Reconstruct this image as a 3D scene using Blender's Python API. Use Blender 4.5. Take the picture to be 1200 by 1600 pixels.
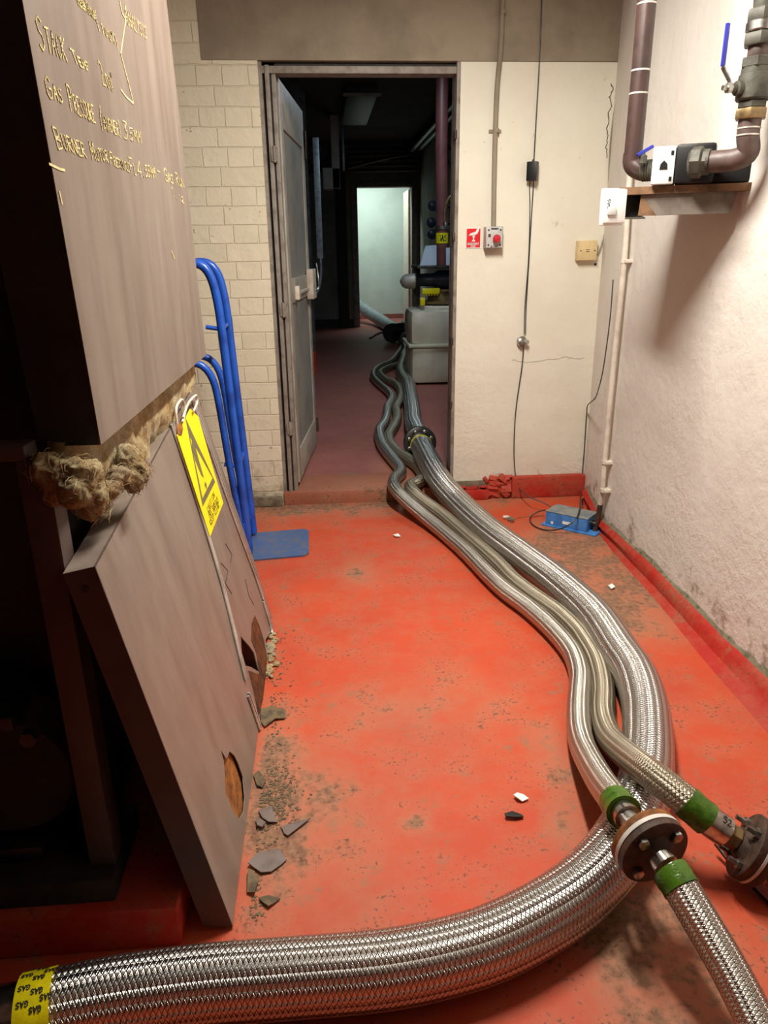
import bpy, bmesh, math, random
from mathutils import Vector, Matrix, noise as mnoise
from math import sin, cos, pi, radians, sqrt, atan2, tan

# ---------------------------------------------------------------- camera, world, lights, exposure
S = bpy.context.scene
for o in list(bpy.data.objects): bpy.data.objects.remove(o)
C = S.collection
S.view_settings.view_transform = 'Standard'
S.view_settings.look = 'None'
S.view_settings.gamma = 1.0
S.view_settings.use_curve_mapping = False
S.view_settings.exposure = 0.0

CAM = Vector((0, 0, 1.3)); FPX = 1155.0
PITCH, YAW, ROLL = radians(19.6), radians(4.3), radians(0.8)
FW = Vector((sin(YAW) * cos(PITCH), cos(YAW) * cos(PITCH), -sin(PITCH)))
_r = Vector((cos(YAW), -sin(YAW), 0)); _u = _r.cross(FW)
RT = _r * cos(ROLL) - _u * sin(ROLL); UP = _u * cos(ROLL) + _r * sin(ROLL)
cd = bpy.data.cameras.new('camera'); cam = bpy.data.objects.new('camera', cd); C.objects.link(cam)
cam.matrix_world = Matrix(((RT.x, UP.x, -FW.x, CAM.x), (RT.y, UP.y, -FW.y, CAM.y), (RT.z, UP.z, -FW.z, CAM.z), (0, 0, 0, 1)))
cd.sensor_fit = 'VERTICAL'; cd.sensor_height = 36; cd.lens = FPX / 1600 * 36; cd.clip_start = 0.02
S.camera = cam

def ray(px, py): return FW * FPX + RT * (px - 600) + UP * (800 - py)
def uz(px, py, z=0.0): r = ray(px, py); return CAM + r * ((z - CAM.z) / r.z)
def uy(px, py, y): r = ray(px, py); return CAM + r * (y / r.y)
def ux(px, py, x): r = ray(px, py); return CAM + r * (x / r.x)
def upl(px, py, p, n): r = ray(px, py); return CAM + r * ((Vector(p) - CAM).dot(n) / r.dot(n))

w = bpy.data.worlds.new('world'); S.world = w; w.use_nodes = True
w.node_tree.nodes['Background'].inputs[0].default_value = (0.9, 0.95, 1, 1)
w.node_tree.nodes['Background'].inputs[1].default_value = 0.0

def area(name, loc, rot, sx, sy, power, color):
    l = bpy.data.lights.new(name, 'AREA'); l.shape = 'RECTANGLE'; l.size = sx; l.size_y = sy; l.energy = power; l.color = color
    o = bpy.data.objects.new(name, l); C.objects.link(o); o.location = loc; o.rotation_euler = rot
    return o
area('tube_light', (0.42, 2.08, 2.46), (0, 0, 0), 0.12, 1.0, 82, (1.0, 0.95, 0.87))
area('back_room_tube_light', (0.75, 6.0, 2.74), (0, 0, 0), 0.05, 1.2, 11, (0.72, 0.88, 1.0))
area('back_room_tube_light', (1.05, 6.0, 2.74), (0, 0, 0), 0.05, 1.2, 11, (0.72, 0.88, 1.0))
area('far_room_light', (0.6, 13.3, 2.7), (0, 0, 0), 1.2, 0.3, 42, (0.88, 1.0, 0.96))

# ---------------------------------------------------------------- materials
def lin(c):
    return tuple(((v / 255) / 12.92 if v / 255 <= 0.04045 else (((v / 255) + 0.055) / 1.055) ** 2.4) for v in c) + (1,)

class NT:
    def __init__(s, name):
        s.m = bpy.data.materials.new(name); s.m.use_nodes = True
        s.t = s.m.node_tree; s.p = s.t.nodes['Principled BSDF']
    def n(s, typ, **k):
        x = s.t.nodes.new(typ)
        for a, b in k.items(): setattr(x, a, b)
        return x
    def L(s, a, b): s.t.links.new(a, b)
    def put(s, sock, v):
        if isinstance(v, bpy.types.NodeSocket): s.L(v, sock)
        else: sock.default_value = v
    def M(s, op, a, b=0.0, c=None, clamp=False):
        x = s.n('ShaderNodeMath', operation=op, use_clamp=clamp)
        s.put(x.inputs[0], a); s.put(x.inputs[1], b)
        if c is not None: s.put(x.inputs[2], c)
        return x.outputs[0]
    def pos(s): return s.n('ShaderNodeNewGeometry').outputs['Position']
    def noise(s, scale, detail=4, rough=0.55, vec=None, dist=0.0):
        x = s.n('ShaderNodeTexNoise'); x.inputs['Scale'].default_value = scale; x.inputs['Detail'].default_value = detail
        x.inputs['Roughness'].default_value = rough; x.inputs['Distortion'].default_value = dist
        s.L(vec if vec is not None else s.pos(), x.inputs['Vector']); return x.outputs['Fac']
    def ramp(s, f, lo, hi):
        x = s.n('ShaderNodeMapRange', clamp=True); s.put(x.inputs[0], f)
        s.put(x.inputs[1], lo); s.put(x.inputs[2], hi); return x.outputs[0]
    def mix(s, f, a, b):
        x = s.n('ShaderNodeMix', data_type='RGBA'); s.put(x.inputs[0], f); s.put(x.inputs[6], a); s.put(x.inputs[7], b); return x.outputs[2]
    def xyz(s, v):
        x = s.n('ShaderNodeSeparateXYZ'); s.L(v, x.inputs[0]); return x.outputs
    def comb(s, a, b, c=0.0):
        x = s.n('ShaderNodeCombineXYZ'); s.put(x.inputs[0], a); s.put(x.inputs[1], b); s.put(x.inputs[2], c); return x.outputs[0]
    def scale(s, v, k):
        x = s.n('ShaderNodeVectorMath', operation='MULTIPLY'); s.L(v, x.inputs[0]); x.inputs[1].default_value = k; return x.outputs[0]
    def ell(s, cx, cy, rx, ry, k=1.0):
        a = s.n('ShaderNodeVectorMath', operation='SUBTRACT'); s.L(s.P, a.inputs[0]); a.inputs[1].default_value = (cx, cy, 0)
        b = s.n('ShaderNodeVectorMath', operation='MULTIPLY'); s.L(a.outputs[0], b.inputs[0]); b.inputs[1].default_value = (1 / rx, 1 / ry, 0)
        c = s.n('ShaderNodeVectorMath', operation='LENGTH'); s.L(b.outputs[0], c.inputs[0])
        return s.M('MULTIPLY', s.M('SUBTRACT', 1.0, c.outputs['Value'], clamp=True), k)
    def bump(s, h, strength=0.5, dist=0.004, prev=None):
        x = s.n('ShaderNodeBump'); x.inputs['Strength'].default_value = strength; x.inputs['Distance'].default_value = dist
        s.put(x.inputs['Height'], h)
        if prev is not None: s.L(prev, x.inputs['Normal'])
        return x.outputs[0]
    def out(s, col=None, rough=None, metal=None, nrm=None):
        if col is not None: s.put(s.p.inputs['Base Color'], col)
        if rough is not None: s.put(s.p.inputs['Roughness'], rough)
        if metal is not None: s.put(s.p.inputs['Metallic'], metal)
        if nrm is not None: s.L(nrm, s.p.inputs['Normal'])
        return s.m

def plain(name, c, rough=0.5, metal=0.0, c2=None, scale=12, bump=0.0, lo=0.45, hi=0.65, bscale=60, bdist=0.002):
    t = NT(name)
    c = lin(c)
    c2 = lin(c2) if c2 else tuple(v * 0.82 for v in c[:3]) + (1,)
    f = t.ramp(t.noise(scale, 6, 0.6), lo, hi)
    col = t.mix(f, c, c2)
    nr = t.bump(t.noise(bscale, 5, 0.6), bump, bdist) if bump else None
    return t.out(col, rough, metal, nr)

def wall_mat(name, c, c2, big=0.4, fine=0.35, grime=(120, 100, 75), gz=0.25):
    t = NT(name); P = t.pos(); z = t.xyz(P)[2]
    f = t.ramp(t.noise(2.2, 5, 0.6), 0.35, 0.7)
    col = t.mix(f, lin(c), lin(c2))
    g = t.ramp(t.M('ADD', t.noise(9, 6, 0.7), t.M('MULTIPLY', t.ramp(z, gz, 0.0), 0.25)), 0.66, 0.78)
    col = t.mix(t.M('MULTIPLY', g, 0.7), col, lin(grime))
    pk = t.ramp(t.noise(55, 3, 0.6), 0.72, 0.76)
    col = t.mix(t.M('MULTIPLY', pk, 0.5), col, lin(grime))
    b1 = t.bump(t.noise(5, 6, 0.6), big, 0.02)
    pm = t.M('MULTIPLY', t.ramp(t.noise(1.4, 4, 0.6), 0.42, 0.62), t.ramp(z, 1.5, 0.1))
    b2 = t.bump(t.M('MULTIPLY', t.noise(34, 6, 0.65), t.M('ADD', 0.15, pm)), fine, 0.006, b1)
    vor = t.n('ShaderNodeTexVoronoi', feature='DISTANCE_TO_EDGE'); vor.inputs['Scale'].default_value = 2.3
    wv = t.n('ShaderNodeVectorMath', operation='ADD'); t.L(P, wv.inputs[0])
    nz = t.n('ShaderNodeTexNoise'); nz.inputs['Scale'].default_value = 4; nz.inputs['Detail'].default_value = 5; t.L(P, nz.inputs['Vector']); t.L(nz.outputs['Color'], wv.inputs[1])
    t.L(wv.outputs[0], vor.inputs['Vector'])
    cr = t.M('MULTIPLY', t.ramp(vor.outputs['Distance'], 0.006, 0.0), t.ramp(t.noise(1.7, 2), 0.56, 0.70))
    b3 = t.bump(t.M('MULTIPLY', cr, -1.0), 0.3, 0.004, b2)
    return t.out(col, 0.72, 0, b3)

def brick_mat():
    t = NT('painted_brick'); P = t.pos(); x, y, z = t.xyz(P)
    v = t.comb(t.M('ADD', x, t.M('MULTIPLY', t.noise(9, 3), 0.012)), t.M('ADD', z, t.M('MULTIPLY', t.noise(14, 3), 0.010)))
    b = t.n('ShaderNodeTexBrick', offset=0.5, offset_frequency=2, squash=0.52, squash_frequency=2)
    t.L(v, b.inputs['Vector']); b.inputs['Scale'].default_value = 1.0
    b.inputs['Mortar Size'].default_value = 0.004; b.inputs['Mortar Smooth'].default_value = 0.5
    b.inputs['Brick Width'].default_value = 0.225; b.inputs['Row Height'].default_value = 0.0835
    b.inputs['Color1'].default_value = lin((221, 212, 186)); b.inputs['Color2'].default_value = lin((212, 203, 176)); b.inputs['Mortar'].default_value = lin((212, 202, 174))
    g = t.ramp(t.M('ADD', t.noise(11, 6, 0.7), t.M('MULTIPLY', t.ramp(z, 0.35, -0.05), 0.42)), 0.66, 0.9)
    col = t.mix(t.M('MULTIPLY', g, 0.75), b.outputs['Color'], lin((124, 108, 84)))
    pk = t.ramp(t.noise(26, 3, 0.6), 0.70, 0.73)
    col = t.mix(t.M('MULTIPLY', pk, 0.6), col, lin((80, 66, 50)))
    hole = t.M('SUBTRACT', 1.0, b.outputs['Fac'])
    b1 = t.bump(t.M('MULTIPLY', hole, t.ramp(t.noise(6, 3), 0.15, 0.5)), 0.7, 0.006)
    b2 = t.bump(t.noise(30, 6, 0.65), 0.45, 0.006, b1)
    return t.out(col, 0.6, 0, b2)

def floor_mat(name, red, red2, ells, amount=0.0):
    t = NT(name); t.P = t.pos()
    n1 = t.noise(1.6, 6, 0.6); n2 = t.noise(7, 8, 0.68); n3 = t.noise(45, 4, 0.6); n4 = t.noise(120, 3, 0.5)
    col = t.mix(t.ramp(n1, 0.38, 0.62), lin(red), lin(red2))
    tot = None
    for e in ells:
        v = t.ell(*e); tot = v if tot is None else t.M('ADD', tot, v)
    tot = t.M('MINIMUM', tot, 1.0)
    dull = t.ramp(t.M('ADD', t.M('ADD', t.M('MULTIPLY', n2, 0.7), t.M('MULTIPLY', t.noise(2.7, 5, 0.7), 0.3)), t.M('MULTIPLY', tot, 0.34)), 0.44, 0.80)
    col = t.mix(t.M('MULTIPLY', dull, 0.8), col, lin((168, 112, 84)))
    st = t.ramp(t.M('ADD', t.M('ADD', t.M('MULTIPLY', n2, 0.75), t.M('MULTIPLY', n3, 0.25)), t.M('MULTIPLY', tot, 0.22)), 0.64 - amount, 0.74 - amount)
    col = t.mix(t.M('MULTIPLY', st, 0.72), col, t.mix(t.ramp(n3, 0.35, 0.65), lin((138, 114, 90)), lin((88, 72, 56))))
    sp = t.ramp(t.M('ADD', t.noise(95, 3, 0.6), t.M('MULTIPLY', t.ramp(n2, 0.42, 0.62), 0.15)), 0.70, 0.74)
    col = t.mix(t.M('MULTIPLY', sp, 0.75), col, lin((92, 60, 44)))
    gp = t.ramp(t.M('ADD', t.M('MULTIPLY', t.noise(11, 7, 0.72), 0.8), t.M('MULTIPLY', t.noise(1.9, 3), 0.2)), 0.565, 0.60)
    col = t.mix(t.M('MULTIPLY', t.M('MULTIPLY', gp, t.ramp(t.noise(60, 4, .7), .35, .6)), 0.65), col, lin((128, 104, 78)))
    wf = t.ramp(t.noise(23, 2, 0.4), 0.80, 0.81)
    col = t.mix(t.M('MULTIPLY', wf, 0.7), col, lin((215, 170, 150)))
    rg = t.M('ADD', 0.60, t.M('MULTIPLY', st, 0.25)); t.p.inputs['Specular IOR Level'].default_value = 0.3
    b1 = t.bump(n3, 0.35, 0.003); b2 = t.bump(n2, 0.35, 0.012, b1); b3 = t.bump(n4, 0.25, 0.0012, b2)
    b4 = t.bump(t.M('MULTIPLY', st, -1.0), 0.5, 0.0015, b3)
    return t.out(col, rg, 0, b4)

def braid_mat(name, rows, pitch, bright=(206, 204, 199), dark=(72, 69, 65), rough=0.27):
    t = NT(name); uv = t.n('ShaderNodeUVMap').outputs[0]; u, v, _ = t.xyz(uv)
    uu = t.M('MULTIPLY', u, 1.0 / pitch); vv = t.M('MULTIPLY', v, float(rows))
    a = t.M('ADD', uu, t.M('MULTIPLY', vv, 0.5)); b = t.M('SUBTRACT', uu, t.M('MULTIPLY', vv, 0.5))
    fa = t.M('FRACT', a); fb = t.M('FRACT', b)
    par = t.M('MODULO', t.M('ADD', t.M('SUBTRACT', t.M('FLOOR', a), t.M('FLOOR', b)), 400.0), 2.0)
    par = t.M('GREATER_THAN', par, 0.5)
    def prof(f): return t.M('SINE', t.M('MULTIPLY', f, pi))
    pa = prof(fa); pb = prof(fb)
    def rip(f): return t.M('ADD', 0.82, t.M('MULTIPLY', t.M('SINE', t.M('MULTIPLY', f, pi * 8)), 0.18))
    ea = t.ramp(pb, 0.0, 0.45); eb = t.ramp(pa, 0.0, 0.45)
    ha = t.M('MULTIPLY', t.M('MULTIPLY', t.M('POWER', pa, 0.8), rip(fa)), ea); hb = t.M('MULTIPLY', t.M('MULTIPLY', t.M('POWER', pb, 0.8), rip(fb)), eb)
    h = t.M('ADD', t.M('MULTIPLY', ha, par), t.M('MULTIPLY', hb, t.M('SUBTRACT', 1.0, par)))
    col = t.mix(t.ramp(h, 0.0, 0.30), lin(dark), lin(bright))
    lobe = t.M('ABSOLUTE', t.M('SINE', t.M('MULTIPLY', v, pi * rows / 2.0)))
    n0 = t.bump(lobe, 1.0, pitch * 0.22)
    nr = t.bump(h, 1.0, pitch * 0.16, n0)
    return t.out(col, rough, 1.0, nr)

def rust_mat(name, c=(118, 68, 28), c2=(52, 34, 22), rough=0.8):
    t = NT(name)
    f = t.ramp(t.noise(28, 8, 0.7), 0.4, 0.62)
    col = t.mix(f, lin(c), lin(c2))
    return t.out(col, rough, 0.25, t.bump(t.noise(80, 6, 0.7), 0.7, 0.003))

def casing_mat():
    t = NT('brown_enamelled_steel'); P = t.pos(); v = t.scale(P, (1, 1, 0.16))
    f = t.ramp(t.noise(9, 7, 0.65, v), 0.40, 0.66)
    col = t.mix(f, lin((136, 122, 110)), lin((116, 101, 90)))
    s = t.ramp(t.noise(60, 6, 0.7, v), 0.62, 0.76)
    col = t.mix(t.M('MULTIPLY', s, 0.4), col, lin((176, 158, 146)))
    d = t.ramp(t.noise(26, 6, 0.7), 0.66, 0.72)
    col = t.mix(t.M('MULTIPLY', d, 0.35), col, lin((70, 54, 48)))
    return t.out(col, 0.42, 0.0, t.bump(t.noise(3, 3), 0.25, 0.02))

def wool_mat():
    t = NT('mineral_wool'); P = t.pos()
    v = t.scale(P, (1, 1, 1))
    f = t.ramp(t.noise(14, 6, 0.7, v, 1.2), 0.35, 0.62)
    col = t.mix(f, lin((244, 226, 176)), lin((188, 148, 92)))
    g = t.ramp(t.noise(6, 5, 0.6, v), 0.5, 0.7)
    col = t.mix(g, col, lin((200, 190, 166)))
    return t.out(col, 0.95, 0, t.bump(t.noise(90, 6, 0.8, v, 2.0), 1.0, 0.012))

def emis(name, c, k):
    t = NT(name); t.p.inputs['Emission Color'].default_value = lin(c); t.p.inputs['Emission Strength'].default_value = k
    return t.out(lin(c), 0.6)

MT = {}
MT['brick'] = brick_mat()
MT['plaster_far'] = wall_mat('cream_plaster', (229, 225, 207), (220, 213, 195), 0.4, 0.8)
MT['plaster_right'] = wall_mat('pale_plaster', (220, 214, 204), (212, 204, 195), 0.45, 1.0)
MT['beam'] = plain('beam_concrete', (150, 138, 118), 0.8, 0, (132, 120, 102), 4, 0.5)
MT['ceil'] = plain('ceiling_paint', (215, 210, 198), 0.85)
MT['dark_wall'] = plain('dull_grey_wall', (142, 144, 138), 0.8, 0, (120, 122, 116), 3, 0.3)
MT['dark_ceiling'] = plain('dark_back_ceiling', (58, 56, 52), 0.9, 0, (44, 42, 40), 3, 0.3)  # plain dark grey-brown ceiling tone
MT['dark_brick'] = plain('dark_pier_brick', (70, 70, 68), 0.8, 0, (34, 34, 34), 14, 0.6)  # dark grey brick mottled with near-black
MT['bright_wall'] = plain('pale_green_wall', (200, 214, 204), 0.7, 0, (186, 202, 192), 2, 0.3)
MT['dark_brown_wall'] = plain('boiler_side_wall', (60, 54, 50), 0.9)  # one dark brown for the left and rear walls
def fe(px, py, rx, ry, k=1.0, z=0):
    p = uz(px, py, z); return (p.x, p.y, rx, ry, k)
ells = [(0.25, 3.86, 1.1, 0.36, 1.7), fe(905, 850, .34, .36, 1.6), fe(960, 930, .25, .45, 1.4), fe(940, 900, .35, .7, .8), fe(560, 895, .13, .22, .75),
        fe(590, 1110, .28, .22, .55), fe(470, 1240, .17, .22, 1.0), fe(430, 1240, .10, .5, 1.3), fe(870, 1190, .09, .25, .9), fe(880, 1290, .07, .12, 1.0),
        fe(1010, 1460, .20, .22, 1.7), fe(1060, 1560, .20, .16, 1.2), fe(500, 1380, .25, .25, .5), fe(740, 1100, .3, .3, .4), fe(430, 800, .3, .2, .9), fe(650, 1285, .06, .05, .9),  # first two patches: brown wear plus the small hose's shadow painted in
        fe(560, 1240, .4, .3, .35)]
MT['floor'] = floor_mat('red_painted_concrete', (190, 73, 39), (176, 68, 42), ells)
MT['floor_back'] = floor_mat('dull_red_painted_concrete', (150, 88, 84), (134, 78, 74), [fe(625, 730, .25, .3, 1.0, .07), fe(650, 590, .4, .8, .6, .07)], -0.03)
MT['red_skirt'] = floor_mat('glossy_red_skirting_paint', (172, 40, 28), (160, 34, 25), [(9, 9, .1, .1)], -0.06)
MT['step'] = floor_mat('worn_red_step_paint', (160, 84, 64), (146, 92, 70), [(0.4, 3.82, 0.5, 0.3, 0.9)], 0.0)
MT['braid_big'] = braid_mat('steel_braid_large', 38, 0.0098)
MT['braid_small'] = braid_mat('steel_braid_small', 28, 0.0072, (202, 198, 188), (70, 66, 58), 0.28)
MT['braid_dirty'] = braid_mat('steel_braid_dull', 28, 0.0072, (182, 172, 152), (72, 64, 52), 0.36)
MT['steel'] = plain('polished_steel', (200, 198, 192), 0.22, 1.0, (150, 148, 140), 30)
MT['dark_steel'] = plain('dark_steel', (74, 74, 74), 0.4, 0.8, (50, 48, 46), 20, 0.2)
MT['zinc'] = plain('zinc_plated_steel', (178, 176, 170), 0.35, 1.0, (120, 116, 108), 40)
MT['rust'] = rust_mat('rusty_steel')
MT['rust_orange'] = rust_mat('orange_rusty_edge', (176, 112, 48), (110, 70, 40))
MT['brown_steel'] = rust_mat('brown_oxidised_steel', (84, 62, 48), (46, 36, 30), 0.6)
MT['gasket'] = plain('pale_gasket', (206, 200, 190), 0.6)
MT['green_tape'] = plain('glossy_green_tape', (72, 108, 26), 0.2, 0, (44, 76, 18), 30, 0.6, bscale=50, bdist=0.004)
MT['yellow_tape'] = plain('yellow_tape', (232, 218, 20), 0.25, 0, (208, 196, 20), 16, 0.4, bscale=35, bdist=0.004)
MT['black'] = plain('black_plastic', (26, 26, 26), 0.4)
MT['ink'] = plain('black_print', (36, 34, 22), 0.6)
MT['cable'] = plain('grey_cable', (70, 66, 62), 0.5)
MT['cable_pale'] = plain('painted_cable', (150, 140, 124), 0.55)
MT['casing'] = casing_mat()
MT['boiler_dark'] = plain('dark_boiler_steel', (44, 38, 35), 0.7, 0.2, (26, 22, 20), 12, 0.3)  # near-black mottled steel tone
MT['boiler_brown'] = plain('brown_frame_steel', (78, 62, 56), 0.55, 0.1, (70, 54, 48), 12)
MT['wool'] = wool_mat()
MT['sign_yellow'] = plain('yellow_sign', (250, 226, 30), 0.4, 0, (240, 214, 30), 8)
MT['sign_grey'] = plain('faded_black_print', (112, 104, 70), 0.5)
MT['trim'] = plain('worn_aluminium_trim', (214, 208, 200), 0.35, 0.5, (168, 160, 150), 8)
MT['blue'] = plain('blue_truck_paint', (36, 86, 184), 0.3, 0, (28, 66, 150), 14)
MT['blue_worn'] = plain('worn_blue_plate', (66, 92, 138), 0.5, 0.1, (92, 100, 118), 26)
MT['white'] = plain('white_plastic', (236, 236, 232), 0.4)
MT['offwhite'] = plain('aged_white_paint', (214, 204, 188), 0.5, 0, (190, 178, 160), 16)
MT['cream_box'] = plain('yellowed_plastic', (218, 196, 148), 0.4, 0, (206, 182, 134), 20)
MT['red'] = plain('sign_red', (222, 28, 34), 0.4)
MT['button'] = plain('red_button', (196, 30, 50), 0.35)
MT['grey_box'] = plain('grey_cast_box', (172, 166, 156), 0.45, 0.3)
MT['pipe_brown'] = plain('brown_painted_pipe', (66, 48, 44), 0.38, 0, (54, 40, 37), 18, 0.2, bscale=40)
MT['pipe_old'] = plain('old_brown_pipe', (92, 74, 69), 0.5, 0, (70, 55, 50), 22, 0.4)
MT['fitting'] = plain('grimy_malleable_fitting', (78, 76, 66), 0.6, 0.2, (54, 50, 44), 26, 0.5)
MT['brass'] = plain('brass_nut', (138, 114, 74), 0.45, 0.4, (96, 80, 56), 26)
MT['blue_lever'] = plain('blue_vinyl_lever', (44, 52, 158), 0.4)
MT['wood'] = plain('stained_shelf_wood', (124, 92, 62), 0.6, 0, (84, 58, 36), 22, 0.3)
MT['wood_grey'] = plain('dusty_grey_board', (118, 108, 98), 0.8, 0, (88, 79, 70), 16, 0.4)
MT['ups_blue'] = plain('blue_box_paint', (70, 130, 196), 0.4, 0, (56, 108, 170), 22)
MT['ups_top'] = plain('dusty_grey_lid', (132, 132, 126), 0.7, 0, (100, 110, 118), 20)
MT['door_grey'] = plain('grey_door_paint', (172, 166, 152), 0.5, 0, (146, 138, 126), 7)
MT['door_panel'] = plain('blue_grey_door_panel', (146, 144, 134), 0.5, 0, (126, 124, 116), 5)
MT['frame'] = plain('brown_grey_frame_paint', (140, 132, 120), 0.55, 0, (112, 102, 92), 18, 0.3)
MT['frame_dark'] = plain('dark_frame_rebate', (40, 34, 30), 0.7)
MT['flake'] = plain('brown_paint_flake', (112, 96, 90), 0.6, 0, (90, 78, 70), 20)
MT['flake2'] = plain('rusty_flake', (108, 90, 62), 0.8, 0, (70, 58, 44), 40, 0.5)
MT['chalk'] = plain('yellow_chalk', (228, 212, 150), 0.9, 0, (190, 172, 124), 60)
MT['cream_tank'] = plain('cream_tank_enamel', (206, 200, 180), 0.4, 0, (190, 184, 164), 6)
MT['dark_blue'] = plain('dark_blue_enamel', (32, 46, 66), 0.4)
MT['pipe_red'] = plain('dull_red_pipe', (112, 66, 66), 0.4, 0, (98, 56, 56), 10)
MT['paper'] = plain('pale_blue_paper', (190, 204, 222), 0.5)
MT['galv'] = plain('galvanised_trunking', (150, 162, 168), 0.4, 0.5, (120, 130, 136), 20)
MT['putty'] = plain('broken_render', (124, 112, 92), 0.9, 0, (90, 80, 62), 30, 0.8)
MT['lamp_body'] = plain('lamp_housing', (200, 200, 196), 0.5)
MT['moss'] = plain('dry_moss', (128, 120, 98), 0.9, 0, (84, 84, 58), 40)

# ---------------------------------------------------------------- mesh helpers
def wloc(o):
    v = Vector((0, 0, 0))
    while o is not None: v += o.location; o = o.parent
    return v

class MB:
    def __init__(s): s.bm = bmesh.new(); s.uv = s.bm.loops.layers.uv.new('UVMap')
    def box(s, lo, hi, M=None, bev=0.0):
        lo = Vector(lo); hi = Vector(hi)
        vs = [s.bm.verts.new((x, y, z)) for x in (lo.x, hi.x) for y in (lo.y, hi.y) for z in (lo.z, hi.z)]
        fs = [s.bm.faces.new([vs[i] for i in q]) for q in ((0, 1, 3, 2), (4, 6, 7, 5), (0, 4, 5, 1), (2, 3, 7, 6), (0, 2, 6, 4), (1, 5, 7, 3))]
        if bev:
            es = list({e for f in fs for e in f.edges})
            r = bmesh.ops.bevel(s.bm, geom=es, offset=bev, segments=2, profile=0.6, affect='EDGES')
            vs = list({v for f in r['faces'] for v in f.verts} | {v for v in vs if v.is_valid})
        if M is not None:
            for v in vs: v.co = M @ v.co
        return s
    def prism(s, pts, depth, holes=()):
        """pts: list of 3D points (planar outline); extruded by vector depth, holes cut right through"""
        depth = Vector(depth); bm = s.bm; tops = []; bots = []; edges = []
        for loop in [pts] + list(holes):
            vs = [bm.verts.new(p) for p in loop]; tops.append(vs)
            for i in range(len(vs)): edges.append(bm.edges.new((vs[i], vs[(i + 1) % len(vs)])))
        if holes:
            n = depth.normalized()
            r = bmesh.ops.triangle_fill(bm, edges=edges, use_beauty=True, use_dissolve=False, normal=n)
            faces = [g for g in r['geom'] if isinstance(g, bmesh.types.BMFace)]
        else:
            faces = [bm.faces.new(tops[0])]
        mp = {}
        for vs in tops:
            for v in vs: mp[v] = bm.verts.new(v.co + depth)
        for f in faces: bm.faces.new([mp[v] for v in reversed(f.verts)])
        for vs in tops:
            for i in range(len(vs)):
                a, b = vs[i], vs[(i + 1) % len(vs)]
                bm.faces.new((a, b, mp[b], mp[a]))
        return s
    def tube(s, pts, r, seg=12, cap=True, rings=None):
        """swept tube; r number or list; uv.x arclength, uv.y 0..1 round"""
        n = len(pts); pts = [Vector(p) for p in pts]
        if not isinstance(r, (list, tuple)): r = [r] * n
        T = [(pts[min(i + 1, n - 1)] - pts[max(i - 1, 0)]).normalized() for i in range(n)]
        N = T[0].cross(Vector((0, 0, 1)))
        if N.length < 1e-3: N = T[0].cross(Vector((0, 1, 0)))
        N.normalize(); R = []; L = 0; Ls = []
        for i in range(n):
            if i: L += (pts[i] - pts[i - 1]).length
            Ls.append(L)
            N = (N - T[i] * N.dot(T[i])).normalized(); B = T[i].cross(N)
            R.append([s.bm.verts.new(pts[i] + (N * cos(2 * pi * k / seg) + B * sin(2 * pi * k / seg)) * r[i]) for k in range(seg)])
        for i in range(n - 1):
            for k in range(seg):
                k2 = (k + 1) % seg
                f = s.bm.faces.new((R[i][k], R[i][k2], R[i + 1][k2], R[i + 1][k]))
                for l, (a, b) in zip(f.loops, ((Ls[i], k / seg), (Ls[i], (k + 1) / seg), (Ls[i + 1], (k + 1) / seg), (Ls[i + 1], k / seg))): l[s.uv].uv = (a, b)
        if cap:
            s.bm.faces.new(list(reversed(R[0]))); s.bm.faces.new(R[-1])
        return s
    def rev(s, p0, d, prof, seg=32):
        """lathe: profile [(t, r)] along unit direction d from p0, both ends capped"""
        d = Vector(d).normalized(); p0 = Vector(p0)
        N = d.cross(Vector((0, 0, 1)));
        if N.length < 1e-3: N = d.cross(Vector((0, 1, 0)))
        N.normalize(); B = d.cross(N); R = []
        for t, r in prof: R.append([s.bm.verts.new(p0 + d * t + (N * cos(2 * pi * k / seg) + B * sin(2 * pi * k / seg)) * max(r, 1e-5)) for k in range(seg)])
        for i in range(len(R) - 1):
            for k in range(seg):
                k2 = (k + 1) % seg; s.bm.faces.new((R[i][k], R[i][k2], R[i + 1][k2], R[i + 1][k]))
        s.bm.faces.new(list(reversed(R[0]))); s.bm.faces.new(R[-1]); return s
    def ribbon(s, pts, nrm, wd=0.002, th=0.0006):
        """thin raised stroke lying on a surface: pts 3D, nrm function or vector"""
        for i in range(len(pts) - 1):
            a, b = Vector(pts[i]), Vector(pts[i + 1]); d = b - a
            if d.length < 1e-6: continue
            n = Vector(nrm(i) if callable(nrm) else nrm).normalized(); t = n.cross(d).normalized() * wd / 2; e = d.normalized() * wd * 0.35
            a2, b2 = a - e, b + e
            q = [a2 - t, b2 - t, b2 + t, a2 + t]
            lo = [s.bm.verts.new(p - n * th * 0.2) for p in q]; hi = [s.bm.verts.new(p + n * th) for p in q]
            s.bm.faces.new(hi)
            for k in range(4): s.bm.faces.new((lo[k], lo[(k + 1) % 4], hi[(k + 1) % 4], hi[k]))
        return s
    def split(s, name, mat, parent=None, **k):
        """every loose island becomes an object of its own"""
        s.bm.verts.ensure_lookup_table(); seen = set(); out = []
        for v in s.bm.verts: v.tag = False
        for v in list(s.bm.verts):
            if v.tag: continue
            stack = [v]; v.tag = True; isl = []
            while stack:
                a = stack.pop(); isl.append(a)
                for e in a.link_edges:
                    b = e.other_vert(a)
                    if not b.tag: b.tag = True; stack.append(b)
            m = MB(); mp = {a: m.bm.verts.new(a.co) for a in isl}; fs = {f for a in isl for f in a.link_faces}
            for f in fs: m.bm.faces.new([mp[q] for q in f.verts])
            out.append(m)
        s.bm.free()
        return [m.build(name, mat, parent, **k) for m in out]
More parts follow.
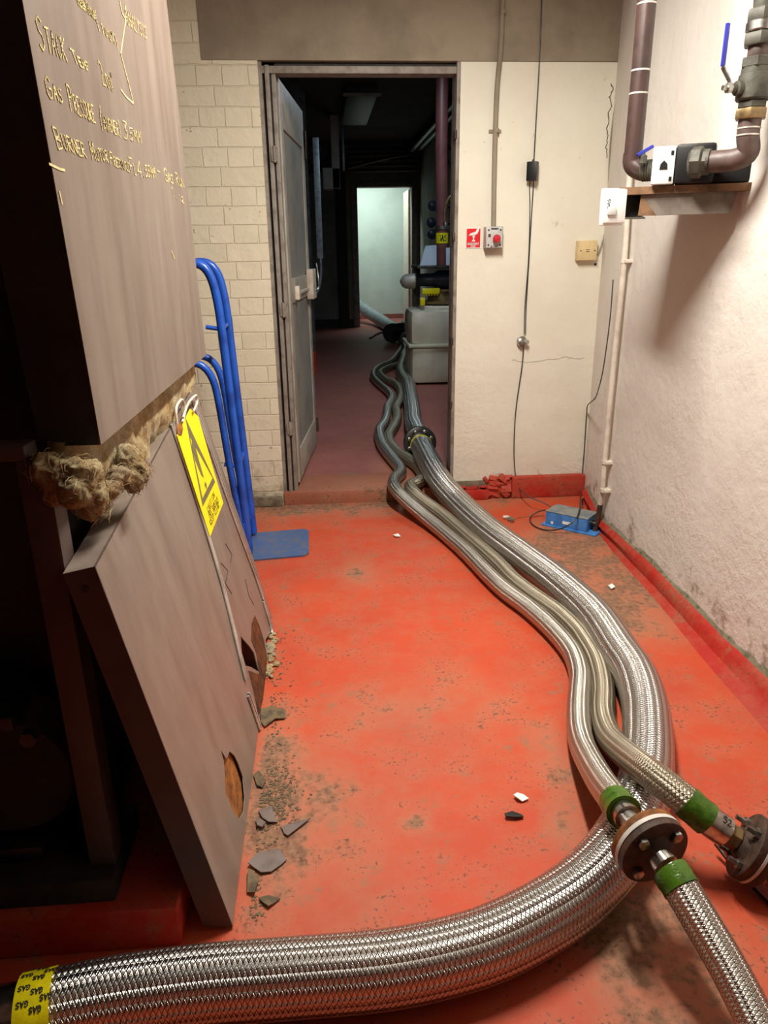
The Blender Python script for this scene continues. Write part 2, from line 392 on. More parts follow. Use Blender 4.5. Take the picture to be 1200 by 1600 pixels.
    def build(s, name, mat, parent=None, label=None, cat=None, group=None, kind=None, origin=None, ang=40):
        me = bpy.data.meshes.new(name)
        bmesh.ops.recalc_face_normals(s.bm, faces=s.bm.faces[:])
        off = wloc(parent) if parent is not None else Vector((0, 0, 0))
        if parent is None and not kind == 'structure':
            xs = [v.co for v in s.bm.verts]
            lo = Vector([min(c[i] for c in xs) for i in range(3)]); hi = Vector([max(c[i] for c in xs) for i in range(3)])
            off = Vector(origin) if origin is not None else Vector(((lo.x + hi.x) / 2, (lo.y + hi.y) / 2, lo.z))
        for v in s.bm.verts: v.co -= off
        s.bm.to_mesh(me); s.bm.free()
        me.shade_smooth(); me.set_sharp_from_angle(angle=radians(ang))
        me.materials.append(mat)
        o = bpy.data.objects.new(name, me); C.objects.link(o)
        if parent is not None: o.parent = parent
        else: o.location = off
        tag(o, label, cat, group, kind)
        return o

def tag(o, label=None, cat=None, group=None, kind=None):
    if label: o['label'] = label
    if cat: o['category'] = cat
    if group: o['group'] = group
    if kind: o['kind'] = kind
    return o

def thing(name, loc, label, cat, group=None, kind=None):
    o = bpy.data.objects.new(name, None); C.objects.link(o); o.location = loc; o.empty_display_size = 0.1
    return tag(o, label, cat, group, kind)

def struct(name, mb, mat, label=None): return mb.build(name, mat, kind='structure', label=label)

def catmull(P, step=0.02):
    P = [Vector(p) for p in P]; Q = [P[0] * 2 - P[1]] + P + [P[-1] * 2 - P[-2]]; out = []
    for i in range(1, len(Q) - 2):
        n = max(2, int((Q[i + 1] - Q[i]).length / step))
        for k in range(n):
            t = k / n; a, b, c, d = Q[i - 1], Q[i], Q[i + 1], Q[i + 2]
            out.append(0.5 * ((2 * b) + (c - a) * t + (2 * a - 5 * b + 4 * c - d) * t * t + (3 * b - a - 3 * c + d) * t ** 3))
    out.append(P[-1]); return out
def smooth(P, it=6):
    P = [p.copy() for p in P]
    for _ in range(it):
        P = [P[0]] + [(P[i - 1] + P[i] * 2 + P[i + 1]) / 4 for i in range(1, len(P) - 1)] + [P[-1]]
    return P
def cutline(P, a, b):
    """portion of polyline between arclengths a and b"""
    out = []; L = 0
    for i in range(len(P)):
        if i: L += (P[i] - P[i - 1]).length
        if a <= L <= b: out.append(P[i])
    return out
def length(P): return sum((P[i + 1] - P[i]).length for i in range(len(P) - 1))

# single-stroke letters on a 4 x 6 grid
F = {'A': [[(0, 0), (2, 6), (4, 0)], [(.8, 2.2), (3.2, 2.2)]], 'B': [[(0, 0), (0, 6), (3, 5.6), (3.2, 3.8), (0, 3), (3.6, 2.6), (3.6, .6), (0, 0)]],
     'C': [[(4, 5), (2.5, 6), (.5, 4.5), (.3, 1.5), (2, 0), (4, 1)]], 'D': [[(0, 0), (0, 6), (3, 5), (4, 3), (3, 1), (0, 0)]],
     'E': [[(4, 6), (0, 6), (0, 0), (4, 0)], [(0, 3), (3, 3)]], 'F': [[(4, 6), (0, 6), (0, 0)], [(0, 3), (3, 3)]],
     'G': [[(4, 5), (2.5, 6), (.5, 4.5), (.3, 1.5), (2, 0), (4, .6), (4, 2.8), (2.4, 2.8)]], 'H': [[(0, 0), (0, 6)], [(4, 0), (4, 6)], [(0, 3), (4, 3)]],
     'I': [[(2, 0), (2, 6)]], 'K': [[(0, 0), (0, 6)], [(4, 6), (0, 3), (4, 0)]], 'L': [[(0, 6), (0, 0), (3.6, 0)]],
     'M': [[(0, 0), (.3, 6), (2, 2), (3.8, 6), (4, 0)]], 'N': [[(0, 0), (0, 6), (4, 0), (4, 6)]], 'O': [[(2, 6), (.3, 4.5), (.3, 1.5), (2, 0), (3.7, 1.5), (3.7, 4.5), (2, 6)]],
     'P': [[(0, 0), (0, 6), (3.4, 5.6), (3.4, 3.4), (0, 3)]], 'R': [[(0, 0), (0, 6), (3.4, 5.6), (3.4, 3.6), (0, 3), (4, 0)]],
     'S': [[(3.8, 5.2), (2, 6), (.4, 4.8), (1, 3.4), (3, 2.8), (3.8, 1.4), (2, 0), (.2, .8)]], 'T': [[(0, 6), (4, 6)], [(2, 6), (2, 0)]],
     'U': [[(0, 6), (.2, 1.4), (2, 0), (3.8, 1.4), (4, 6)]], 'V': [[(0, 6), (2, 0), (4, 6)]], 'Y': [[(0, 6), (2, 3), (4, 6)], [(2, 3), (2, 0)]],
     '0': [[(2, 5), (.6, 4), (.6, 1), (2, 0), (3.4, 1), (3.4, 4), (2, 5)]], '1': [[(1.4, 5), (2, 6), (2, 0)]], '2': [[(.4, 5), (2, 6), (3.4, 5), (3, 3), (0, 0), (4, 0)]],
     '3': [[(.4, 6), (3.4, 6), (1.8, 3.6), (3.6, 2.2), (2.4, 0), (.2, .4)]], '4': [[(3, 0), (3, 6), (0, 2), (4, 2)]], '5': [[(3.8, 6), (.6, 6), (.4, 3.4), (2.6, 3.6), (3.6, 1.8), (2.2, 0), (.2, .4)]],
     '(': [[(3, 7), (1.6, 3), (2.6, -1)]], ')': [[(1, 7), (2.4, 3), (1.4, -1)]], '/': [[(1.4, 7), (2.4, -1.5)]], '-': [[(.4, 3), (3.6, 3)]], '.': [[(2, 0), (2, .4)]],
     '%': [[(.5, 6), (.5, 4.5), (1.5, 5), (.5, 6)], [(3.6, 6), (.4, 0)], [(3, 1.6), (3, 0), (3.8, .6), (3, 1.6)]],
     "'": [[(1.4, 5.6), (2, 6.6), (2.6, 5.6), (2, 5), (1.4, 5.6)]], ' ': []}
def text_strokes(txt, jit=0.0, seed=1, small=False):
    rnd = random.Random(seed); out = []; x = 0
    for i, ch in enumerate(txt):
        k = 0.72 if (small and i and txt[i - 1] != ' ') else 1.0
        dy = rnd.uniform(-jit, jit)
        for st in F.get(ch, []): out.append([((x + a * k + rnd.uniform(-jit, jit) * .4), (b * k + dy + rnd.uniform(-jit, jit) * .4)) for a, b in st])
        x += 5.4 * k if ch != ' ' else 3.5
    return out, x
# ---------------------------------------------------------------- the room shell
YW = 3.82; HI = 2.62; BZ = 0.07          # far wall plane, ceiling height, back room floor level
rw = [(1.30, -1.6), (1.30, 3.22), (1.40, 3.82)]      # foot line of the right wall
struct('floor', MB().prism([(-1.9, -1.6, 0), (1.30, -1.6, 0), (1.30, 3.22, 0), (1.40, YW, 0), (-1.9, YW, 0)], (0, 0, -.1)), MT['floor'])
struct('ceiling', MB().box((-1.9, -1.6, HI), (1.6, YW + .2, HI + .1)), MT['ceil'])
struct('wall_far_left', MB().prism([(-1.9, YW, 0), (-.253, YW, 0), (-.253, YW, 2.105), (-.50, YW, 2.105), (-.50, YW, HI), (-1.9, YW, HI)], (0, .22, 0)), MT['brick'])
struct('wall_far_right', MB().box((.665, YW, 0), (1.62, YW + .22, 2.10), bev=.006), MT['plaster_far'])
m = MB().box((-.50, YW - .004, 2.10), (1.62, YW + .22, HI), bev=.004)
struct('wall_far_lintel', m, MT['beam'])
m = MB(); V = [(x, y) for x, y in rw]
m.prism([(V[0][0], V[0][1], 0), (V[1][0], V[1][1], 0), (V[2][0], V[2][1], 0), (1.62, 3.82, 0), (1.62, -1.6, 0)], (0, 0, HI))
struct('wall_right', m, MT['plaster_right'])
struct('wall_left', MB().box((-2.0, -1.6, 0), (-1.9, YW + .1, HI)), MT['dark_brown_wall'])
struct('wall_rear', MB().box((-2.0, -1.7, 0), (1.62, -1.6, HI)), MT['dark_brown_wall'])
# sloping red cement skirting along the right wall
m = MB(); cols = []
N = 40
for i in range(N + 1):
    t = i / N; y = -1.2 + t * 4.9
    xw = 1.30 if y < 3.22 else 1.30 + (y - 3.22) / 6
    wd = 0.115 - 0.09 * max(0, min(1, (y - 1.4) / 1.9)) + .004 * sin(y * 7)
    h = 0.068 + .006 * sin(y * 5.3) + .003 * sin(y * 17)
    cols.append([(xw - wd, y, 0.0), (xw - wd * .8, y, .006), (xw - wd * .5, y, h * .22), (xw - .030, y, h * .62), (xw - .016, y, h * .95), (xw - .006, y, h), (xw + .004, y, h)])
vs = [[m.bm.verts.new(p) for p in c] for c in cols]
for i in range(N):
    for k in range(6): m.bm.faces.new((vs[i][k], vs[i][k + 1], vs[i + 1][k + 1], vs[i + 1][k]))
struct('baseboard_right', m, MT['red_skirt'])
m = MB(); rnd = random.Random(8); top = []; bot = []
for i in range(121):
    y = -1.2 + 4.9 * i / 120; xw = 1.30 if y < 3.22 else 1.30 + (y - 3.22) / 6
    h = 0.068 + .006 * sin(y * 5.3) + .003 * sin(y * 17)
    top.append(m.bm.verts.new((xw - .0015, y, h + rnd.uniform(.006, .020)))); bot.append(m.bm.verts.new((xw - .010, y, h - .002)))
for i in range(120): m.bm.faces.new((bot[i], bot[i + 1], top[i + 1], top[i]))
struct('trim_3', m, MT['moss'])
# red skirting block on the far wall, broken at its left end
m = MB().box((.985, YW - .045, 0), (1.395, YW, .122), bev=.012)
struct('baseboard_far', m, MT['red_skirt'])
m = MB(); rnd = random.Random(3)
for i in range(26):
    x = rnd.uniform(.845, 1.0); z = rnd.uniform(.02, .12); s_ = rnd.uniform(.012, .03)
    m.box((-s_, -s_ * .8, -s_ * .6), (s_, s_ * .8, s_ * .6), Matrix.Translation((x, YW - .028 * rnd.random(), z)) @ Matrix.Rotation(rnd.uniform(-1, 1), 4, 'Y') @ Matrix.Rotation(rnd.uniform(-1, 1), 4, 'X'), bev=.004)
m.box((.86, YW - .03, 0), (.99, YW, .10), bev=.01)
struct('baseboard_far_broken', m, MT['red_skirt'])
m = MB().box((.60, YW - .05, 0), (.86, YW, .055), bev=.012)
for i in range(10):
    x = rnd.uniform(.68, .86); m.box((-.02, -.015, -.008), (.02, .015, .008), Matrix.Translation((x, YW - .02, .062)) @ Matrix.Rotation(rnd.uniform(-.6, .6), 4, 'Y'), bev=.004)
struct('baseboard_far_low', m, MT['red_skirt'])
struct('trim_1', MB().box((.668, YW - .012, .05), (.86, YW, .10), bev=.006), MT['putty'])
struct('trim_2', MB().box((-.47, YW - .03, 0), (-.26, YW, .055), bev=.014), MT['putty'])
# threshold step
struct('floor_step', MB().box((-.253, YW - .012, -.02), (.665, YW + .30, BZ + .001), bev=.006), MT['step'])

# ---------------------------------------------------------------- back room
struct('floor_back', MB().box((-1.6, YW + .28, -.05), (1.75, 14.4, BZ)), MT['floor_back'])
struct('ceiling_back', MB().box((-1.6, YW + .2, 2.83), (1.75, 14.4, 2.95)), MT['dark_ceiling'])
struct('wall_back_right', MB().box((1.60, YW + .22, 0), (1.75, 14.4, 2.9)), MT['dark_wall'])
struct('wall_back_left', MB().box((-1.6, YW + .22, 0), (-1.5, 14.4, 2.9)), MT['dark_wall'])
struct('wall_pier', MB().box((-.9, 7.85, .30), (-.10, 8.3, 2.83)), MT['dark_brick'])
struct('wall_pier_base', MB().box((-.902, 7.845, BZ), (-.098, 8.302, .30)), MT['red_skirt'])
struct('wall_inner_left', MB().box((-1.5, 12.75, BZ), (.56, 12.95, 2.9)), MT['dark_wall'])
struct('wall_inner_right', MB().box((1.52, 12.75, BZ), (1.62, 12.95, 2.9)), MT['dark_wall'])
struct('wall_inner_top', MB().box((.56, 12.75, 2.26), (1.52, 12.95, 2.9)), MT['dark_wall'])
struct('wall_end', MB().box((-1.5, 14.25, BZ), (1.6, 14.4, 2.9)), MT['bright_wall'])
struct('baseboard_end', MB().box((-1.5, 14.22, BZ), (1.6, 14.25, .15)), MT['floor_back'])
struct('baseboard_inner', MB().box((-1.5, 12.72, BZ), (.50, 12.75, .20)), plain('black_skirting', (30, 28, 28), .6))
d2 = thing('door_2', (1.0, 12.75, BZ), None, None, kind='structure')
MB().box((.50, 12.70, BZ), (.60, 12.95, 2.30), bev=.01).box((1.47, 12.70, BZ), (1.55, 12.95, 2.30), bev=.01).box((.60, 12.70, 2.22), (1.47, 12.95, 2.30), bev=.01).split('door_frame', MT['frame'], d2)
MB().box((1.44, 12.95, BZ), (1.49, 13.75, 2.20), bev=.008).build('door_leaf', MT['offwhite'], d2)
MB().box((.26, 12.60, BZ), (.42, 12.75, 2.45), bev=.01).build('door_side_post', MT['frame_dark'], d2)

# ---------------------------------------------------------------- door between the rooms
d1 = thing('door_1', (.2, YW, BZ), None, None, kind='structure')
fr = MB()
fr.box((-.253, YW + .012, BZ), (-.236, YW + .12, 2.10)).box((-.224, YW + .004, BZ), (-.204, YW + .10, 2.085), bev=.003).box((-.196, YW + .02, BZ), (-.176, YW + .085, 2.075), bev=.003)
fr.box((.650, YW - .004, BZ), (.668, YW + .12, 2.10), bev=.003)
fr.box((-.24, YW + .01, 2.052), (.655, YW + .10, 2.082), bev=.003)
fr.split('door_frame', MT['frame'], d1)
MB().box((-.240, YW + .03, BZ), (-.18, YW + .14, 2.098)).box((-.24, YW + .03, 2.08), (.655, YW + .13, 2.099)).split('frame_rebate', MT['frame_dark'], d1)
# frame stops, hinges and catches
hz = MB()
for z in (.42, 1.02, 1.72): hz.rev((-.20, YW - .002, z - .035), (0, 0, 1), [(0, .007), (.07, .007)], 10).box((-.215, YW - .003, z - .03), (-.185, YW + .006, z + .03))
hz.split('hinge', MT['frame'], d1)
kz = MB()
for z in (.52, .85, 1.35, 1.80): kz.box((.642, YW - .008, z - .02), (.655, YW + .02, z + .02), bev=.004)
kz.split('catch_plate', MT['brown_steel'], d1)
# the leaf, opened into the back room
A = Vector((-.175, YW + .09, 0)); D = (Vector((-.085, 4.80, 0)) - A); Lw = D.length
ML = Matrix.Translation(A) @ Matrix.Rotation(atan2(D.y, D.x), 4, 'Z')   # x along the leaf, -y faces the corridor
z0, z1 = .095, 2.05
lf = MB()
lf.box((0, 0, z0), (Lw, .036, z1), ML)
lf_o = None
leaf = lf.build('door_leaf', MT['door_panel'], d1)
st = MB()
for a, b, c, d in ((0, .085, z0, z1), (Lw - .085, Lw, z0, z1), (.085, Lw - .085, z0, z0 + .17), (.085, Lw - .085, z1 - .20, z1), (.085, Lw - .085, 1.04, 1.16)):
    st.box((a, -.008, c), (b, .0, d), ML, bev=.002)
st.split('door_rail', MT['door_grey'], leaf)
lk = MB().box((Lw - .16, -.045, 1.02), (Lw + .012, -.006, 1.19), ML, bev=.004).box((.20, -.03, 1.05), (.25, -.006, 1.12), ML, bev=.004)
lk.box((.24, -.02, 1.075), (Lw - .16, -.010, 1.088), ML)
lk.build('lock_case', MT['offwhite'], leaf, label='painted lock box and bolt')
MB().tube([ML @ Vector(p) for p in catmull([(Lw - .02, -.04, 1.06), (Lw + .05, -.05, 1.07), (Lw + .09, -.05, 1.13), (Lw + .10, -.04, 1.22)], .01)], .006, 8).build('door_handle', MT['zinc'], leaf)
MB().box((Lw - .01, -.02, 1.80), (Lw + .02, .0, 1.95), ML, bev=.003).box((Lw - .01, -.02, .17), (Lw + .02, .0, .26), ML, bev=.003).split('edge_stop', MT['brown_steel'], leaf)

# ---------------------------------------------------------------- boiler on the left
struct('trim_plinth', MB().box((-1.75, 1.125, 0), (-.33, 2.75, .10), bev=.008), MT['red_skirt'])
bo = thing('boiler', (-.95, 1.8, .10), 'dark steel boiler open at the front, standing on a red plinth', 'boiler')
MB().box((-1.55, 1.36, .14), (-.50, 2.62, 2.35), bev=.01).build('body', MT['boiler_dark'], bo)
fp = [uy(35, 760, 1.2), uy(82, 800, 1.2)]
MB().box((-.505, 1.19, .10), (-.455, 1.245, .985), bev=.003).build('frame_post', MT['boiler_brown'], bo)
MB().box((-1.6, 1.19, .985), (-.487, 1.245, 1.01), bev=.003).box((-1.6, 1.19, 1.01), (-1.55, 1.245, 2.4)).split('frame_rail', MT['boiler_brown'], bo)
MB().box((-1.6, 1.15, .10), (-.452, 1.36, .155), bev=.006).build('base_rail', MT['boiler_dark'], bo)
bd = MB().rev((-.66, 1.36, .335), (0, -1, 0), [(0, .165), (.06, .165), (.07, .15), (.10, .14), (.115, .13), (.118, .04), (.125, .0)], 48)
bd.build('burner_door', MT['boiler_dark'], bo)
MB().box((-.72, 1.20, .47), (-.60, 1.30, .50), bev=.005).rev((-.575, 1.21, .455), (0, -1, 0), [(0, .016), (.02, .016)], 6).split('door_clamp', MT['dark_steel'], bo)
MB().box((-.70, 1.21, .155), (-.60, 1.30, .19), bev=.004).build('door_hinge', MT['dark_steel'], bo)

# upper side cover with chalk writing
XC = -.38
cb0 = ux(158, 695, XC); cb1 = ux(322, 555, XC)
zb0, zb1 = cb0.z, cb1.z; yb0, yb1 = cb0.y, cb1.y; TOP = 2.5
ct0 = ux(35, 0, XC); ct1 = ux(260, 0, XC)
def ext(a, b, z): t = (z - a.z) / (b.z - a.z); return a + (b - a) * t
e0 = ext(cb0, ct0, TOP); e1 = ext(cb1, ct1, TOP)
cv = thing('boiler_side_cover', (XC - .05, 1.8, zb0), 'upper brown steel boiler side cover with yellow chalk writing', 'metal cover')
MB().prism([(XC - .002, cb0.y, zb0), (XC - .002, cb1.y, zb1), (XC - .002, e1.y, TOP), (XC - .002, e0.y, TOP)], (.002, 0, 0)).build('cover_face', MT['casing'], cv)
m = MB()
hc = Vector((XC - .035, cb0.y, zb0 + .045))
def holep(c, r, n=14): return [(c.x + r * cos(2 * pi * k / n), c.y, c.z + r * sin(2 * pi * k / n)) for k in range(n)]
m.prism([(XC - .001, cb0.y, zb0), (XC - .001, e0.y, TOP), (XC - .10, e0.y, TOP), (XC - .10, cb0.y, zb0 + .01)], (0, .003, 0), [holep(hc, .008)] if abs(e0.y - cb0.y) < 1e-4 else ())
m.prism([(XC - .001, cb1.y - .003, zb1), (XC - .001, e1.y - .003, TOP), (XC - .10, e1.y - .003, TOP), (XC - .10, cb1.y - .003, zb1)], (0, .003, 0))
m.prism([(XC - .001, cb0.y, zb0), (XC - .001, cb1.y, zb1), (XC - .06, cb1.y, zb1), (XC - .06, cb0.y, zb0)], (0, 0, .003))
m.split('cover_return', MT['boiler_dark'], cv, label='dark folded edge with a bolt hole')  # near-black folds: shade of the unlit front put into their colour
MB().rev((XC - .035, cb0.y - .001, zb0 + .05), (0, 1, 0), [(0, .009), (.004, .009)], 16).build('bolt_hole', MT['black'], cv)
# chalk writing
ch = MB()
def write(txt, a, b, hpx, jit=.24, seed=1, wd=.0023, small=True):
    """text from image point a to b on the cover plane; letter height given by the image point hpx above a"""
    A_ = ux(*a, XC); B_ = ux(*b, XC); H_ = ux(*hpx, XC) - A_
    sts, wdt = text_strokes(txt, jit, seed, small); X_ = (B_ - A_)
    for s_ in sts:
        pts = [A_ + X_ * (x / wdt) + H_ * (y / 6) + Vector((.0006, 0, 0)) for x, y in s_]
        q = []
        for i in range(len(pts) - 1):
            for k in range(3): q.append(pts[i].lerp(pts[i + 1], k / 3))
        q.append(pts[-1]); ch.ribbon(q, (1, 0, 0), wd)
write('MAIN BURN', (122, 8), (150, 32), (116, -14), seed=8)
write('(100%)', (150, 42), (186, 76), (144, 16), seed=2)
write('ANALYSIS', (195, 36), (230, 62), (192, 4), seed=9)
write('STACK', (62, 76), (106, 96), (52, 20), seed=4)
write('TEMP', (116, 98), (142, 114), (108, 76), seed=5)
write("200'", (160, 132), (182, 146), (150, 92), seed=6)
write('GAS', (74, 152), (100, 162), (66, 116), seed=7)
write('PRESSURE', (110, 172), (150, 194), (102, 130), seed=3)
write('(BURNER)', (156, 198), (190, 214), (152, 168), seed=12)
write('35MM', (193, 216), (222, 224), (190, 188), seed=13)
write('BURNER', (90, 232), (136, 246), (80, 196), seed=14)
write('MOTOR', (144, 250), (170, 254), (138, 222), seed=15)
write('PRESSURE', (172, 256), (202, 268), (170, 236), seed=16)
write('FL', (204, 270), (214, 274), (200, 246), seed=17)
write('4.55MM', (216, 276), (244, 278), (213, 250), seed=18)
write('- GAS RUN', (246, 278), (288, 294), (243, 256), seed=19)
write('1.12', (268, 306), (288, 318), (266, 292), seed=20)
for px in ([(184, -10), (190, 20), (196, 30), (190, 70), (188, 84), (199, 125), (208, 162), (197, 152), (188, 140)], [(76, 256), (92, 264), (100, 266)], [(92, 300), (96, 318)], [(268, 393), (272, 404)]):
    ch.ribbon([ux(*p, XC) + Vector((.0006, 0, 0)) for p in px], (1, 0, 0), .0034)
ch.build('chalk_writing', MT['chalk'], cv, label='handwritten yellow chalk notes')

# mineral wool insulation between cover and lower panel
def blob(name, items, mat, label, cat, vox=.008, disp=.03, nscale=.05):
    m = MB()
    for (c, r, M3) in items:
        bmesh.ops.create_icosphere(m.bm, subdivisions=3, radius=1.0, matrix=Matrix.Translation(c) @ M3 @ Matrix.Diagonal((*r, 1)))
    o = m.build(name, mat, None, label, cat)
    rm = o.modifiers.new('Remesh', 'REMESH'); rm.mode = 'VOXEL'; rm.voxel_size = vox; rm.use_smooth_shade = True
    for k, (sc, st_) in enumerate(((nscale, disp), (nscale * .35, disp * .4))):
        tx = bpy.data.textures.new(name + '_clouds', 'CLOUDS'); tx.noise_scale = sc; tx.noise_depth = 3
        dm = o.modifiers.new('Displace', 'DISPLACE'); dm.texture = tx; dm.strength = st_; dm.texture_coords = 'GLOBAL'; dm.mid_level = .5
    return o
def fibres(o, items, n, seed):
    rr = random.Random(seed); m = MB()
    for i in range(n):
        c, r, _ = rr.choice(items); d = Vector((rr.gauss(0, 1), rr.gauss(0, 1), rr.gauss(0, 1))).normalized()
        p = Vector(c) + Vector((d.x * r[0], d.y * r[1], d.z * r[2])); t = d.cross(Vector((rr.gauss(0, 1), rr.gauss(0, 1), rr.gauss(0, 1)))).normalized()
        L = rr.uniform(.008, .028)
        m.tube([p - t * L * .5 + d * .001, p + d * L * .28, p + t * L * .5 + d * L * rr.uniform(.05, .5) + Vector((0, 0, -L * .2))], [.0006, .0007, .0002], 4)
    m.build('loose_fibre', MT['wool'], o, kind='stuff')
rnd = random.Random(5); it = []
for i in range(15):
    y = 1.34 + i * .075
    it.append(((-.455 + .006 * rnd.uniform(-1, 1), y, .935 + .012 * rnd.uniform(-1, 1) + (y - 1.2) * .005), (.042, .075, .115), Matrix.Rotation(rnd.uniform(-.3, .3), 4, 'X')))
blob('insulation_blanket', it, MT['wool'], 'long strip of yellow mineral wool sagging under the written boiler cover', 'insulation', .010, .03, .06)
it = []
for (px, py, yy, r) in ((75, 735, 1.20, .030), (100, 745, 1.20, .034), (130, 745, 1.19, .032), (120, 770, 1.17, .028), (145, 775, 1.18, .026), (95, 765, 1.2, .028), (155, 790, 1.19, .016), (140, 800, 1.18, .012)):
    it.append((uy(px, py, yy), (r, r * .9, r), Matrix.Identity(4)))
_o = blob('insulation_clump', it, MT['wool'], 'grey matted wool clump hanging at the near corner below the cover', 'insulation', .004, .020, .018)
fibres(_o, it, 420, 1)
it = []
for (px, py, yy, r) in ((200, 715, 1.42, .030), (215, 738, 1.40, .028), (185, 745, 1.36, .026), (172, 765, 1.30, .022), (210, 755, 1.38, .02)):
    it.append((uy(px, py, yy), (r * .8, r, r * .8), Matrix.Identity(4)))
_o = blob('insulation_clump', it, MT['wool'], 'pale yellow wool tuft lying on the top edge of the leaning panel', 'insulation', .004, .020, .018)
fibres(_o, it, 260, 2)

# ---------------------------------------------------------------- lower panel leaning on the boiler
p0 = Vector((-.232, 1.15, 0)); pup = Vector((-.165, 0, .8)).normalized(); pn = Vector((0, 1, 0)).cross(pup).normalized()
if pn.x < 0: pn = -pn
def pp(px, py, off=0.0):
    q = upl(px, py, p0, pn)
    if q.z < .006: q = q + pup * ((.006 - q.z) / pup.z)
    return q + pn * off
pan = thing('leaning_panel', (-.26, 1.75, 0), 'lower brown boiler panel leaning loose on the plinth, rusted through at the foot', 'metal panel')
outl = [(148, 885), (300, 605), (306, 609), (311, 625), (397, 876), (425, 965), (418, 962), (424, 985), (415, 1000), (420, 1030), (412, 1060), (418, 1075), (408, 1090), (412, 1120), (410, 1160), (400, 1200), (404, 1230), (398, 1270), (394, 1300), (390, 1340), (384, 1372), (386, 1392), (377, 1412), (376, 1432), (366, 1455)]
h1 = [(345, 1172), (350, 1190), (353, 1240), (362, 1262), (374, 1281), (381, 1268), (383, 1245), (380, 1215), (372, 1192), (366, 1180), (359, 1174), (354, 1186)]
h2 = [(376, 994), (390, 1010), (397, 1020), (405, 1050), (392, 1042), (384, 1040), (378, 1020)]
T = .0025
MB().prism([pp(*q) for q in outl], -pn * T, [[pp(*q) for q in h1], [pp(*q) for q in h2]]).build('panel_face', MT['casing'], pan)
c1, c2_, c3, c4 = pp(148, 885), pp(300, 605), pp(425, 965), pp(366, 1455)
ed = MB()
ed.prism([c1, c2_, c2_ - pn * .055, c1 - pn * .055], pup * -.003)
ed.build('panel_top_edge', MT['casing'], pan)
ed = MB()
ed.prism([c1, c1 - pn * .055, c4 - pn * .055 + pup * .02, c4 + pup * .0], (0, .003, 0))
cf = pp(311, 625); ed.prism([cf, cf - pn * .055, c3 - pn * .055 + pup * .03, c3], (0, -.003, 0))
ed.split('panel_side_edge', MT['boiler_brown'], pan)
q = c1 - pn * .028 - pup * .035; MB().rev(Vector((q.x, q.y - .002, q.z)), (0, 1, 0), [(0, .006), (.003, .006)], 12).build('bolt_hole', MT['black'], pan)
def patch(name, pxs, mat, off, parent, th=.004, label=None):
    return MB().prism([pp(*q_, off) for q_ in pxs], -pn * th).build(name, mat, parent, label=label)
patch('insulation_board', [(335, 1160), (340, 1265), (370, 1295), (392, 1280), (388, 1170)], MT['rust_orange'], -.008, pan, .02, 'rusty board showing through the hole')
patch('rust_patch', [(398, 962), (404, 975), (412, 1000), (417, 1030), (416, 1060), (410, 1095), (404, 1120), (396, 1080), (388, 1048), (405, 1054), (400, 1020), (392, 1000), (393, 975)], MT['rust'], .0012, pan, .001, 'orange rust stain beside the torn hole')
# worn strips framing the sign bay
for k, ln in enumerate(([(266, 662), (300, 762), (345, 912), (377, 1042), (382, 1061)], [(386, 1085), (396, 1112), (408, 1148)], [(299, 624), (330, 712), (375, 838), (400, 905), (410, 935)], [(410, 938), (424, 985), (434, 1026)])):
    mm = MB()
    mm2 = MB().tube([pp(*q_, .002) + Vector((0, -.0015, 0)) for q_ in ln], .006, 6); mm2.build('gap_shade_tube', MT['frame_dark'], pan)  # dark tube added as the shaded gap between the strips
    for o_, w_ in ((-.009, .0042), (.006, .0042)):
        pts = [pp(*q_, .004) + Vector((0, o_, 0)) for q_ in ln]
        mm.tube(smooth(catmull(pts, .03), 2), w_, 8)
    mm.split('edge_strip', MT['trim'], pan)
for cr_ in (((345, 880), (356, 892), (352, 912), (362, 928)), ((352, 850), (362, 866), (360, 880)), ((383, 905), (388, 930), (396, 945))): MB().tube([pp(*q_, .0002) for q_ in cr_], .0014, 6).build('paint_crack', MT['frame_dark'], pan)

# warning sign hung over the panel
SO = .010
sg = thing('warning_sign', pp(318, 800, SO), 'yellow metal warning sign with a grey exclamation triangle on the leaning panel', 'sign')
sc = [(271, 682), (292, 640), (305, 652), (325, 722), (344, 787), (323, 840)]
MB().prism([pp(*q_, SO) for q_ in sc], -pn * .0015).build('sign_plate', MT['sign_yellow'], sg)
t3 = [pp(284, 654, SO), pp(331, 754, SO), pp(311, 793, SO)]
def inset(tri, k):
    c = (tri[0] + tri[1] + tri[2]) / 3; return [c + (p - c) * k for p in tri]
m = MB(); i3 = [pp(289.5, 680, SO), pp(328, 752, SO), pp(310, 784, SO)]
m.prism([p + pn * .0006 for p in t3], -pn * .0004, [[p + pn * .0006 for p in [pp(291, 684, SO), pp(327, 748, SO), pp(310.8, 780, SO)]]])
m.prism([pp(*q_, SO + .0007) for q_ in ((294, 689), (297, 690), (303, 712), (313, 748), (309, 744), (300, 722), (294, 700))], -pn * .0004)
m.prism([pp(*q_, SO + .0007) for q_ in ((315, 754), (317, 757), (318, 766), (314, 760))], -pn * .0004)
m.build('triangle_symbol', MT['sign_grey'], sg)
m = MB()
for txt, a, b, hp in (('CAUTION', (320, 803), (331, 776), (318, 800)), ('HOT SURFACE', (322, 810), (337, 784), (320.4, 806)), ('KEEP CLEAR', (324, 823), (338, 792), (322, 818))):
    a_, b_ = pp(*a, SO + .0004), pp(*b, SO + .0004); hh = pp(*hp, SO + .0004) - a_
    hh = hh - (b_ - a_).normalized() * hh.dot((b_ - a_).normalized())
    hh = hh.normalized() * .016; sts, wd_ = text_strokes(txt, 0, 1)
    for s_ in sts: m.ribbon([a_ + (b_ - a_) * (x / wd_) + hh * (y / 6) for x, y in s_], pn, .0016, .0004)
m.build('sign_text', MT['ink'], sg)
